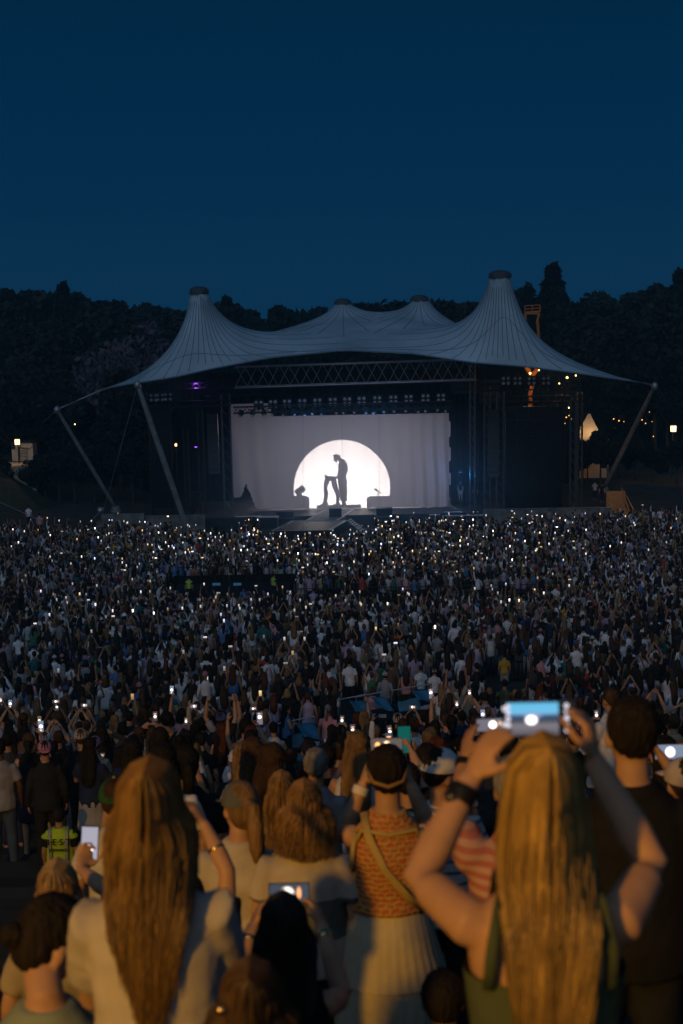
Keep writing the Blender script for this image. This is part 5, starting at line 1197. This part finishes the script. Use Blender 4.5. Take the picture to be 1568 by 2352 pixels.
# --- blonde bob
M_grey_low = stripes('white_with_grey_low', (.13, .145, .13), (.48, .42, .35), 1.0, .20)  # white above, grey lower down at the waist
o, M_, j = hero(698, 1806, 6.0, 'woman with full blonde bob in white top with grey lower block', skin=1, top=M_grey_low, kind='tee', style='short', hairc=4, hairk=1.05, slim=1.12)
strands(o, M_, j, 20, 1900, 1.42, (.22, .125, .045), width=.125, wave=.006, m=strand_mat('strands_bob', (.2, .12, .05)), taper=1.0, vee=.02, rs=.0019, var=.03)
o, M_, j = hero(646, 1782, 7.3, 'person with straight blonde hair just behind the blonde bob', skin=1, top=M_blackc, kind='tee', style='short', hairc=4)
strands(o, M_, j, 21, 800, 1.12, (.22, .13, .05), width=.11, m=strand_mat('strands_blonde2', (.2, .12, .05)))
# --- white cap, blue striped shirt; pink striped shirt; black tee man; others
M_bstr = stripes('white_blue_stripes', (.60, .57, .52), (.12, .15, .25), 16, .72); M_pstr = stripes('pink_stripes', (.42, .15, .12), (.50, .30, .24), 26, .5)
o, M_, j = hero(1012, 1726, 7.0, 'person in white cap and navy-striped white shirt looking sideways', skin=2, top=M_bstr, kind='tee', style='short', hairc=1, head=(-.1, 0, -.9), capc=(M_capc[0], False), yaw=-.2)
o, M_, j = hero(1190, 1738, 4.5, 'person in pink striped shirt stretching an arm with wristwatch and phone', skin=2, top=M_pstr, kind='tee', style='short', hairc=5,
    joint={'EL': (1044, 1880, 4.66), 'WL': (1066, 1745, 4.86)}, hands={'L': ((1078, 1668, 4.92), (1, .4, -.1), .25, 1, .1, 1)})
band(o, M_, j, 'L', .93, .014, M_band, 'watch_strap', .031); pose_phone(1124, 1664, 5.1, True, 'phone showing a bright white disc beside the largest phone', 1, -.03, .66)
o, M_, j = hero(1453, 1606, 4.6, 'man with short dark curly hair in black t-shirt', skin=1, top=M_blackc, kind='tee', style='short', hairc=1, hairk=.99, slim=1.12, armk=1.1, vox=.010)
o, M_, j = hero(1572, 1748, 6.2, 'person in pale hat cut by the picture edge with a phone', skin=1, top=M_cream2, kind='tee', style='short', hairc=2, pose='phone2', capc=(cloth('pale_hat', (.5, .42, .36)), False), yaw=.35)
pose_phone(1538, 1726, 6.6, True, 'phone glowing white next to the pale hat', 0); 
o, M_, j = hero(935, 1755, 8.6, 'person behind the crochet vest holding up a green-screened phone', pose='phone2', skin=1, top=M_blackc, kind='tee', style='short', hairc=1,
    joint={'ER': (972, 1790, 8.85), 'WR': (946, 1728, 9.0), 'WL': (910, 1735, 9.0), 'EL': (895, 1790, 8.8)})
pose_phone(928, 1698, 9.05, False, 'phone with a dark green screen above the crochet vest', screen_mat('screen_green', (.005, .10, .085), ((.5, .42, .2, .10), (.5, .9, .85)), ((.5, .1, .2, .04), (.02, .06, .06)), 1.0), 0, 1.2)
o, M_, j = hero(424, 2012, 4.9, 'seated person in dark top raising a bare forearm beside the brown hair', sit=True, skin=1, top=M_blackc, kind='tee', style='short', hairc=0, joint={'ER': (522, 2000, 5.0), 'WR': (468, 1890, 5.12)}, hands={'R': ((436, 1838, 5.15), (-1, .4, 0), .5, 1, .1, -1)})
band(o, M_, j, 'R', .45, .006, M_gold, 'bracelet', .038)
o, M_, j = hero(1016, 2235, 4.4, 'seated person in dark clothes beside the white skirt', sit=True, skin=1, top=M_blackc, kind='tee', style='short', hairc=0, legc=3)
o, M_, j = hero(820, 1748, 10.5, 'dark-haired person with raised hands and a phone left of crochet vest'.replace('left of', 'near the'), pose='phone2', skin=3, top=M_blackc, kind='tee', style='short', hairc=0)
# --- steward with lettering on a yellow vest
M_hiv = mat('yellow_green_safety_vest', (.42, .62, .03), .75, .15, 5, .3, 14); M_refl = mat('reflective_grey_tape', (.30, .30, .24), .4, .1)
def vest(o, M_, j, n=14, vox=.014):
    b = MB(); torso(b, j, n, .026, .0, waist=1.15); arms(b, j, n, .030, .10); v = put('safety_vest', remesh(b, vox, 3, 'vest', M_hiv), M_, o)
    for s in (-1, 1):
        put('reflective_tape', MB().tube([j['sho'] + V3((s * .115, .0, .085)), j['sho'] + V3((s * .12, -.11, .0)), j['che'] + V3((s * .115, -.148, 0)), j['wai'] + V3((s * .11, -.138, .0)), j['pel'] + V3((s * .11, -.15, .02))], [(.022, .003)] * 5, 8).mesh('tape', M_refl), M_, o)
    return v
o, M_, j = hero(134, 1857, 16.5, 'steward in yellow-green safety vest sitting with lettered back', sit=True, skin=2, top=M_blackc, kind='tee', style='short', hairc=1, vox=.014, slim=1.1)
vest(o, M_, j)
def letters(txt, size, z, parent, M_, j):
    c = bpy.data.curves.new('lettering', 'FONT'); c.body = txt; c.size = size; c.align_x = 'CENTER'; c.align_y = 'CENTER'; c.extrude = .002; c.offset = .0012
    t = bpy.data.objects.new('t', c); COL.objects.link(t); dg = bpy.context.evaluated_depsgraph_get(); me = bpy.data.meshes.new_from_object(t.evaluated_get(dg)); bpy.data.objects.remove(t)
    me.materials.clear(); me.materials.append(M_strap); put('lettering', me, M_ @ Matrix.Translation((0, j['che'].y - .158, z)) @ Matrix.Rotation(R(90), 4, 'X'), parent)
letters('B·E·S·T', .125, j['che'].z + .03, o, M_, j); letters('STEWARD', .055, j['che'].z - .085, o, M_, j)
# --- people one can pick out farther down the slope
def pick(px, py, Y, lab, pose='down', skin=1, hairc=1, style='short', top=5, kind='tee', bot='trousers', legc=0, yaw=0.0, capc=0, h=None, z=None):
    t = P(px, py, Y); g = step_z(Y, t.x); hh = h or max(1.55, min(1.9, (t.z - g)))
    o, M_ = crowd_person(t.x, Y, t.z - hh * 1.003, yaw, hh, pose, skin, hairc, style, top, kind, bot, legc, capc); o['label'] = lab; PEOPLE.append(o)
    HEROES.append((o, px, Y, lab)); return o, M_
JD = joints('down')
pick(1158, 1499, 52, 'man in mustard yellow shirt and pale shorts standing alone in a gap', top=15, bot='shorts', legc=4, hairc=0)
M_bw = stripes('black_white_stripes', (.015, .015, .018), (.62, .58, .52), 15, .5)
pick(325, 1648, 30.4, 'person in black and white striped t-shirt', top=M_bw, hairc=0)
o, M_ = pick(373, 1672, 29.6, 'person in black t-shirt with yellow lettering facing the camera', top=M_blackc, yaw=math.pi - .3, skin=1, hairc=2)
c_ = M_strap; M_strap = M_must
letters('VANS', .10, JD['che'].z + .03, o, M_ @ Matrix.Rotation(math.pi, 4, 'Z') @ Matrix.Translation((0, .02, 0)), JD); M_strap = c_
pick(428, 1655, 30.8, 'person in beige hooded top with warm light on the lower back', top=10, kind='shirt', hairc=2); pick(466, 1672, 29.4, 'person in pale t-shirt with a dark crossbody strap', top=10, hairc=1)
pick(480, 1622, 33, 'person in loose pale long sleeves behind the crossbody strap', top=5, kind='shirt', hairc=2)
pick(802, 1512, 47, 'man in long white t-shirt with dark hair behind the blue-tarped desks', top=5, hairc=0, h=1.82); pick(966, 1528, 46.5, 'man in white t-shirt with a rucksack strap behind the blue tarp', top=5, hairc=2, legc=1); pick(997, 1536, 46, 'person in white t-shirt and pale cap behind the blue tarp', top=5, style='cap', capc=2, legc=1)
pick(1022, 1545, 45.5, 'person in pale shorts beside the pale-capped one', top=6, kind='tank', bot='shorts', legc=4, style='long', hairc=3)
pick(1243, 1506, 50, 'person in salmon t-shirt with dark strap beyond the large phone', top=11, hairc=1); pick(1286, 1500, 50, 'person in bright orange top beyond the large phone', top=18, hairc=0, style='long')
pick(1402, 1582, 15.5, 'man in white t-shirt with sunglasses pushed up on his head', top=5, skin=1, hairc=3, yaw=.6, pose='low', h=1.85)
pick(770 * 1, 1690, 26, 'person in pink hat among dark heads', style='cap', capc=3, top=0); pick(658, 1620, 33.5, 'person in long dark hair turned sideways by the nearest blue tarp', style='long', hairc=0, top=9, kind='tank', yaw=-1.2, pose='fold')
pick(855, 1578, 40, 'person in pink top and brown dungarees by the blue-tarped desks', top=11, hairc=3, style='bob')
for px, py, Y, yw, lab in ((433, 1322, 83, 0, 'steward in yellow vest standing in the dark gap near the foil sheet'), (628, 1317, 84.5, -.9, 'steward in yellow vest turned sideways at the far end of the dark gap'), (375, 1349, 79, math.pi, 'steward in yellow vest facing the camera beside the foil sheet'), (855, 1362, 76, 0, 'steward in yellow vest in the cross aisle behind the blue-tarped desks'), (204, 1254, 98, .5, 'steward in yellow vest deep in the crowd on the hut side')):
    o, M_ = pick(px, py, Y, lab, top=0, yaw=yw); vest(o, M_, JD, 10, .02)
pick(65, 1160, 121.5, 'person on the dark bank beside the hanging cable', top=6); pick(90, 1178, 118, 'person in pink shirt on the bank edge near the cable', top=11)
pick(1057, 1103, 125.6, 'stage hand in dark clothes standing by the curtain end', top=0, skin=1, kind='tee', bot='shorts', legc=4, h=1.75); pick(1091, 1112, 126.6, 'stage hand crouching over gear behind the slim mast', top=0, h=1.55)
pick(1366, 1103, 127.5, 'stage hand watching from the wing near the outer mast foot', top=7, h=1.75, pose='fold'); pick(1382, 1108, 127.2, 'second stage hand in the wing beside the outer mast foot', top=0, h=1.75)
# ------------------------------------------------------------------ blue-tarped desks, sound area, foil
M_tarp = mat('blue_tarp', (.045, .19, .31), .45, .3, 3, .4, 9, spec=.4); M_tarp2 = mat('pale_paper', (.40, .40, .42), .8, .2)
def desk(px, py, Y, w, lab, items, flip=1):
    c = P(px, py, Y); r = empty('equipment_desk', (c.x, Y, step_z(Y, c.x)), label=lab, cat='desk'); z0 = step_z(Y, c.x); z = c.z
    d = .9; rot = Matrix.Rotation(R(14), 3, 'Z')
    L = lambda x, y, zz: V3((c.x, Y, 0)) + rot @ V3((x, y, 0)) + V3((0, 0, zz))
    MB().box(L(0, 0, z - .32), (w, d, .05), rot).obj('table_top', M_black, r)
    for x in (-w / 2 + .05, w / 2 - .05):
        for y in (-d / 2 + .05, d / 2 - .05): strut('leg', L(x, y, z0 - .1), L(x, y, z - .3), .03, M_steel, r)
    def sheet(a, b, e, f, name):
        n = 8; V = []
        for i in range(n + 1):
            for k in range(n + 1):
                u, v = i / n, k / n; p = (a * (1 - u) + b * u) * (1 - v) + (f * (1 - u) + e * u) * v; V.append(p + V3((0, 0, .022 * math.sin(7 * u + 3 * v) - .09 * u * (1 - u) * 4 * v * (1 - v))))
        o = MB().add(V, [(i * (n + 1) + k, (i + 1) * (n + 1) + k, (i + 1) * (n + 1) + k + 1, i * (n + 1) + k + 1) for i in range(n) for k in range(n)]).obj(name, M_tarp, r, smooth=True)
        q = o.modifiers.new('t', 'SOLIDIFY'); q.thickness = .008
    if flip: sheet(L(-w / 2, -d / 2, z - .55), L(0.05 * w, -d / 2, z - .62), L(.05 * w, -d * .2, z + .02), L(-w / 2, -d * .2, z - .02), 'tarp_flap')
    sheet(L(-.02 * w, -d * .3, z), L(w / 2, -d * .3, z - .16), L(w / 2, d / 2, z + .02), L(-.02 * w, d / 2, z + .10), 'tarp_lid')
    for a, b in ((L(-w / 2, d / 2, z + .12), L(w / 2, d / 2, z + .22)), (L(-w / 2, d / 2, z - .3), L(-w / 2, d / 2, z + .12)), (L(w / 2, d / 2, z - .3), L(w / 2, d / 2, z + .22))): strut('rail', a, b, .018, M_steel, r)
    for k in range(items): MB().box(L(w * (.12 + .1 * k), -d * (.36 - .06 * (k % 2)), z - .25 + .01 * k), (.22, .15, .06), Matrix.Rotation(random.uniform(-.5, .5), 3, 'Z')).obj('gear_box', M_tarp2, r)
    return r
desk(690, 1680, 34.0, .95, 'nearest desk under a blue tarp with pale papers on it', 3)
desk(812, 1626, 37.5, .95, 'low blue-tarped desk with clear sides between the two larger ones', 1, 0)
desk(862, 1617, 38.6, .9, 'blue-tarped desk with a metal rail next to the largest', 1, 0)
desk(955, 1600, 40.5, 1.25, 'largest blue-tarped desk with two raised flaps', 3)
mx_ = empty('mixing_platform', P(530, 1372, 84), label='dark low mixing platform with cloth front in the gap of the crowd', cat='platform')
a, b = P(400, 1366, 84), P(668, 1366, 84); zg = step_z(84)
MB().box(((a.x + b.x) / 2, 84, zg + .3), (b.x - a.x, 4.6, .6)).obj('deck', M_drape, mx_)
for k in range(9):
    w = (b.x - a.x + .8) / 9; MB().box((a.x - .4 + w * (k + .5), 87.2, zg + .4), (w - .02, .08, 1.0)).obj('cloth_panel', M_drape, mx_)
for k in range(6): strut('rail_post', (a.x + (b.x - a.x) * k / 5, 86.4, zg + .6), (a.x + (b.x - a.x) * k / 5, 86.4, zg + 1.6), .03, M_black, mx_)
strut('rail', (a.x, 86.4, zg + 1.6), (b.x, 86.4, zg + 1.6), .03, M_black, mx_)
for px in (497, 545):
    c = P(px, 1341, 84); q = empty('desk_monitor', c, label='small blue-lit monitor on the mixing platform nearer the foil' if px == 497 else 'small blue-lit monitor on the mixing platform farther from the foil', cat='monitor')
    MB().box(c, (.52, .06, .2)).obj('casing', M_black, q); MB().box(c + V3((0, -.034, 0)), (.48, .006, .16)).obj('screen', glow('monitor_blue', (.04, .13, .24), .45), q); strut('foot', (c.x, c.y, zg + .6), c, .03, M_black, q)
M_foil = mat('silver_foil', (.45, .50, .58), .25, .2, 5, .8, 5, metal=.8)
V = []; n = 10
for i in range(n):
    for k in range(n):
        p = P(386 + 34 * i / (n - 1) - 8 * k / (n - 1), 1350 + 12 * i / (n - 1) + 22 * k / (n - 1) * (.5 + .5 * i / n), 80 + .6 * k / n); V.append(p + V3((random.uniform(-.06, .06), random.uniform(-.2, .2), random.uniform(-.05, .05))))
MB().add(V, [(i * n + k, (i + 1) * n + k, (i + 1) * n + k + 1, i * n + k + 1) for i in range(n - 1) for k in range(n - 1)]).obj('foil_sheet', M_foil, label='crumpled silver foil sheet beside the steward facing the camera', cat='foil sheet')
def barrier(px0, px1, Y, lab):
    a, b = P(px0, 1300, Y), P(px1, 1300, Y); r = empty('crowd_barrier', (a.x, Y, step_z(Y)), label=lab, cat='barrier'); z = step_z(Y); n = max(2, int((b.x - a.x) / 2))
    for zz in (.35, .75, 1.1): strut('rail', (a.x, Y, z + zz), (b.x, Y, z + zz), .025, M_black, r)
    for k in range(n + 1): strut('post', (a.x + (b.x - a.x) * k / n, Y, z - .1), (a.x + (b.x - a.x) * k / n, Y, z + 1.1), .03, M_black, r)
barrier(672, 1240, 80.4, 'black crowd barrier along the cross aisle'); barrier(604, 840, 106.6, 'black crowd barrier in front of the catwalk')
pl_ = strut('flag_pole', P(1112, 1272, 102), P(1111, 1222, 102), .035, M_wood, label='thin pole standing up out of the crowd by the stage', cat='pole')

# ------------------------------------------------------------------ the crowd: near ones one by one
HOLES += [(632, 750, 18.0, 35.0), (758, 905, 26, 39.6), (900, 1012, 27, 41.8), (-60, 262, 8, 16.9), (1360, 1430, 9, 15), (1120, 1200, 44, 51.6)]
near = []
y = 8.2
while y < 33:
    hw = .24 * y + .35; x = -hw + random.uniform(0, .5)
    while x < hw:
        xx, yy = x + random.uniform(-.1, .1), y + random.uniform(-.12, .12)
        px, _ = proj((xx, yy, gz(yy) + 1.6))
        ok = not blocked(xx, yy) and random.random() > .10 and all((o_.matrix_basis.translation - V3((xx, yy, o_.matrix_basis.translation.z))).length > .42 for o_, _, Yh, _ in HEROES if abs(Yh - yy) < 1)
        if ok: near.append((xx, yy))
        x += random.uniform(.56, .80) + (.10 if y < 14 else 0)
    y += .92 if y < 20 else .85
NMAX = 300 - len(PEOPLE)
near = near[:NMAX]; YLAST = max(q[1] for q in near)
recs = []
PHS = {'phone2': 'both hands', 'high2': 'overhead', 'upR': 'one arm up', 'upL': 'one arm up', 'holdR': 'one hand', 'low': 'held low'}
for x, y in near:
    sty = random.choices(STY, [5, 4, 4, 3, 2.2, 2, 2, 1.3, 2])[0]; pose = random.choices(POSES, POSEW)[0] if y > 20 else random.choice(('down', 'down', 'fold', 'down', 'holdR', 'low', 'down'))
    rt = dict(style=sty, pose=pose, hairc=int(rng.choice(7, p=[.3, .2, .17, .13, .12, .03, .05])), top=int(rng.choice(len(TOPC), p=TOPW)), kind=random.choices(['tee', 'tank', 'shirt'], [6, 2.5, 2])[0], bot=random.choices(['trousers', 'shorts', 'skirt'], [5, 3, 1])[0],
              legc=random.randrange(6), skin=random.choices(range(5), [4, 4, 3, 1, .6])[0], capc=random.randrange(5), back=random.random() < .5, x=x, y=y)
    if rt['top'] == 12: rt['top'] = 0
    recs.append(rt)
def lab_of(q):
    kw = {'tee': 't-shirt', 'tank': 'tank top', 'shirt': 'long-sleeved top'}[q['kind']]
    return f"{TOPC[q['top']][0]} {kw} with " + STYPH[q['style']].format(c=HAIRC[q['hairc']][0], k=CAPC[q['capc']][0]) + ', ' + PHR[q['pose']]
by = {}
for q in recs: by.setdefault(lab_of(q), []).append(q)
for l, v in by.items():
    v.sort(key=lambda q: proj((q['x'], q['y'], gz(q['y']) + 1.5))[0])
    for k, q in enumerate(v): q['label'] = 'person in ' + l + (f", {ordinal(k + 1)} from hut" if len(v) > 1 else '')
for q in recs:
    yaw = random.gauss(0, .22) + (-.02 * q['x']); h = random.gauss(1.69, .08)
    o, M_ = crowd_person(q['x'], q['y'], step_z(q['y'], q['x']), yaw, h, q['pose'], q['skin'], q['hairc'], q['style'], q['top'], q['kind'], q['bot'], q['legc'], q['capc'], q['back'])
    o['label'] = q['label']; o['group'] = 'people standing in the near rows'
    if q['pose'] in PHONE and random.random() < .55:
        pos, tilt = PHONE[q['pose']]
        l = q['label'][len('person in '):].replace(' with ', ', ').split(', '); tail = (', ' + l[-1]) if 'from hut' in l[-1] else ''
        phone(M_ @ Matrix.Translation(pos) @ Matrix.Rotation(-.2 - tilt, 4, 'X') @ Matrix.Rotation(random.choice((0, 0, 0, math.pi / 2)) if q['pose'] in ('phone2', 'high2') else 0, 4, 'Y'), 'lit phone of ' + q['label'].split(',')[0].replace('person in ', '').replace(' with ', ' and ') + ', ' + PHS[q['pose']] + tail, random.choice((0, 1, 2, 2, 3)), 'phones held up in the near rows', 1.02)

# ------------------------------------------------------------------ and the thousands beyond, as one body
TOPM = np.array([10, 8, 8, 7, 7, 20, 14, 10, 8, 7, 6, 4, 4, 3, 2.0, 1.2, 4, 2, 1]); TOPM = TOPM / TOPM.sum()
def crowd_mass():
    def variants(n, cnt, seed, PW, lite):
        g = random.Random(seed); out = []
        for k in range(cnt):
            out.append(lod(g.choices(POSES, PW)[0], g.choices(STY, [5, 4, 3, 3, 2, 2, 2, 1, 1.4])[0], g.choices(['tee', 'tank', 'shirt'], [6, 2, 2])[0], g.choices(['trousers', 'shorts', 'skirt'], [6, 3, 1])[0], n, lite))
        return out
    mid, far = variants(7, 40, 1, [.60, .18, .07, .03, .01, .03, .02, .04, .02, .005], False), variants(5, 36, 2, [.48, .13, .11, .08, .02, .06, .05, .06, .01, .005], True)
    Vs, Is, Ts, Cs = [], [], [], []; PV, PI, PT, PC = [], [], [], []; off = 0; poff = 0
    hc = np.array([c for _, c in HAIRC]); tcol = np.array([c for _, c in TOPC]); lc = np.array(LEGC); sk = np.array(SKIN); cc = np.array([c for _, c in CAPC])
    pos = []; from mathutils import noise
    y = YLAST + .55
    while y < 117:
        dens = .70 if y < 62 else .57
        hw = .243 * y + .6; x = -hw + random.uniform(0, .5)
        while x < hw:
            xx, yy = x + random.gauss(0, .13), y + random.gauss(0, .20)
            lim = 112.0 if -14 < xx < -8 else 116.5
            if yy < lim - (1.5 if xx < -20 else 0) and not blocked(xx, yy) and random.random() > .05 + .32 * max(0, noise.noise(V3((xx * .22, yy * .16, 3.3)))) * 1.6 and all(abs(o_.matrix_basis.translation.x - xx) > .42 or abs(Yh - yy) > .5 for o_, _, Yh, _ in HEROES if abs(Yh - yy) < .8): pos.append((xx, yy))
            x += dens * random.uniform(.8, 1.25)
        y += 1.12 if y < 62 else .86
    box_f = np.array([[0, 1, 3, 2], [4, 6, 7, 5], [0, 4, 5, 1], [2, 3, 7, 6], [0, 2, 6, 4], [1, 5, 7, 3], [8, 10, 11, 9]], np.int32)
    for xx, yy in pos:
        V, I, T, Pt, pose = random.choice(mid if yy < 62 else far)
        s = random.gauss(1.69, .085) / 1.70; a = random.gauss(0, .28); ca, sa = math.cos(a) * s, math.sin(a) * s
        z = step_z(yy, xx) + (random.random() < .04) * random.uniform(.2, .5)
        W_ = np.empty_like(V); W_[:, 0] = V[:, 0] * ca - V[:, 1] * sa + xx; W_[:, 1] = V[:, 0] * sa + V[:, 1] * ca + yy; W_[:, 2] = V[:, 2] * s + z
        tab = np.stack([.72 * sk[rng.choice(5, p=[.3, .3, .25, .1, .05])], tcol[rng.choice(len(TOPC), p=TOPM)] * rng.uniform(.75, 1.1), hc[rng.choice(7, p=[.3, .22, .17, .12, .11, .03, .05])] * rng.uniform(.7, 1.3), lc[rng.integers(6)], cc[rng.integers(5)]])
        Vs.append(W_); Is.append(I + off); Ts.append(T); Cs.append(tab[Pt]); off += len(V)
        pr_ = .62 if yy > 92 else .45
        dcen = abs(xx + 1.0) / (.24 * yy); pr_ *= max(.12, 1.35 - 1.2 * dcen)
        if pose in PHONE and random.random() < pr_:
            p, tilt = PHONE[pose]
            q = V3((p[0] * ca - p[1] * sa + xx, p[0] * sa + p[1] * ca + yy, p[2] * s + z + .05))
            ww, hh = (.037, .076) if random.random() < .85 else (.076, .037)
            B = np.array([(q.x + i * ww, q.y + jj * .005, q.z + k * hh) for i in (-1, 1) for jj in (-1, 1) for k in (-1, 1)] + [(q.x + i * ww * .92, q.y - .0075, q.z + k * hh * .93) for i in (-1, 1) for k in (-1, 1)], np.float32)
            st = min(6, float(np.exp(rng.normal(-.05, .9))) * (1.0 if yy > 90 else .6))
            t_ = rng.random(); col = np.array((1, .92, .88)) if t_ < .62 else (np.array((1, .62, .28)) if t_ < .84 else np.array((.72, .85, 1.1)))
            PV.append(B); PI.append((box_f + poff).ravel()); PT.append(np.full(7, 4, np.int32)); cc_ = np.zeros((12, 3)); cc_[8:] = col * st; cc_[[8, 10]] *= .35; PC.append(cc_); poff += 12
    m = mat('crowd_cloth_and_skin', (.1, .1, .1), .85, .25, 4, .25, 14, attr='tone')
    joined('crowd', Vs, Is, Ts, Cs, m, label='dense crowd standing on the slope between the near rows and the stage', kind='stuff')
    joined('crowd_phones', PV, PI, PT, PC, emis_attr('crowd_phone_screens'), label='glowing phones held up all over the far crowd', kind='stuff')
    print('CROWD', len(pos), 'phones', len(PV), 'near', len(recs), 'people', len(PEOPLE), 'ylast', YLAST, 'verts', off)
crowd_mass()

# ------------------------------------------------------------------ the lamp behind the camera that lights the front rows
LM = V3((-7.6, -8.4, CAMZ + 3.9))
lp = empty('floodlight_pole', (LM.x, LM.y - .3, gz(LM.y)), label='warm floodlight on a short pole behind the front rows', cat='lamp')
strut('pole', (LM.x, LM.y - .3, gz(LM.y) - .1), (LM.x, LM.y - .3, LM.z + .1), .05, M_black, lp, 8)
MB().box((LM.x, LM.y - .2, LM.z), (.5, .16, .36)).obj('housing', M_black, lp)
MB().box((LM.x, LM.y - .11, LM.z), (.44, .02, .30)).obj('lens', glow('sodium_lens', (1, .55, .15), 6, False), lp)
fl = lamp('floodlight', 'SPOT', LM, 5600, (1.0, 0.47, 0.020), spot_size=R(64), spot_blend=.6, shadow_soft_size=.40); aim(fl, (.5, 6, 19.2))

# the wood behind the last row, which keeps the low sky off the front rows
for k, (x, y, h) in enumerate(((-20, -21, 20), (-12, -19, 22), (-3, -20, 21), (5, -18, 22), (13, -19.5, 21), (21, -22, 20), (-15, -27, 27), (-7, -25.5, 28), (1, -26, 28), (9, -25.5, 28), (17, -27, 27))):
    z0 = gz(y); r = empty('tree', (x, y, z0), label=f'broad tree of the wood behind the last row, {ordinal(k + 1)} from the hut side', cat='tree', group='trees behind the last row')
    M_ = Matrix.Translation((x, y, z0)) @ Matrix.Rotation(k * 1.3, 4, 'Z') @ Matrix.Diagonal((h * .95, h * .95, h, 1)); put('trunk', TRUNK[k % 3], M_, r); put('crown', CROWN[k % 5], M_, r, M_leaf[k % 2])
# ------------------------------------------------------------------ the evening air
def haze():
    m = bpy.data.materials.new('evening_haze'); m.use_nodes = True; n = m.node_tree.nodes; n.clear(); o = n.new('ShaderNodeOutputMaterial'); v = n.new('ShaderNodeVolumePrincipled')
    v.inputs['Color'].default_value = (.22, .72, 1.0, 1); v.inputs['Density'].default_value = 0.0005; v.inputs['Anisotropy'].default_value = 0.1
    m.node_tree.links.new(v.outputs[0], o.inputs['Volume'])
    MB().box((0, 145, 15), (280, 420, 38)).obj('haze', m, kind='stuff')
haze()
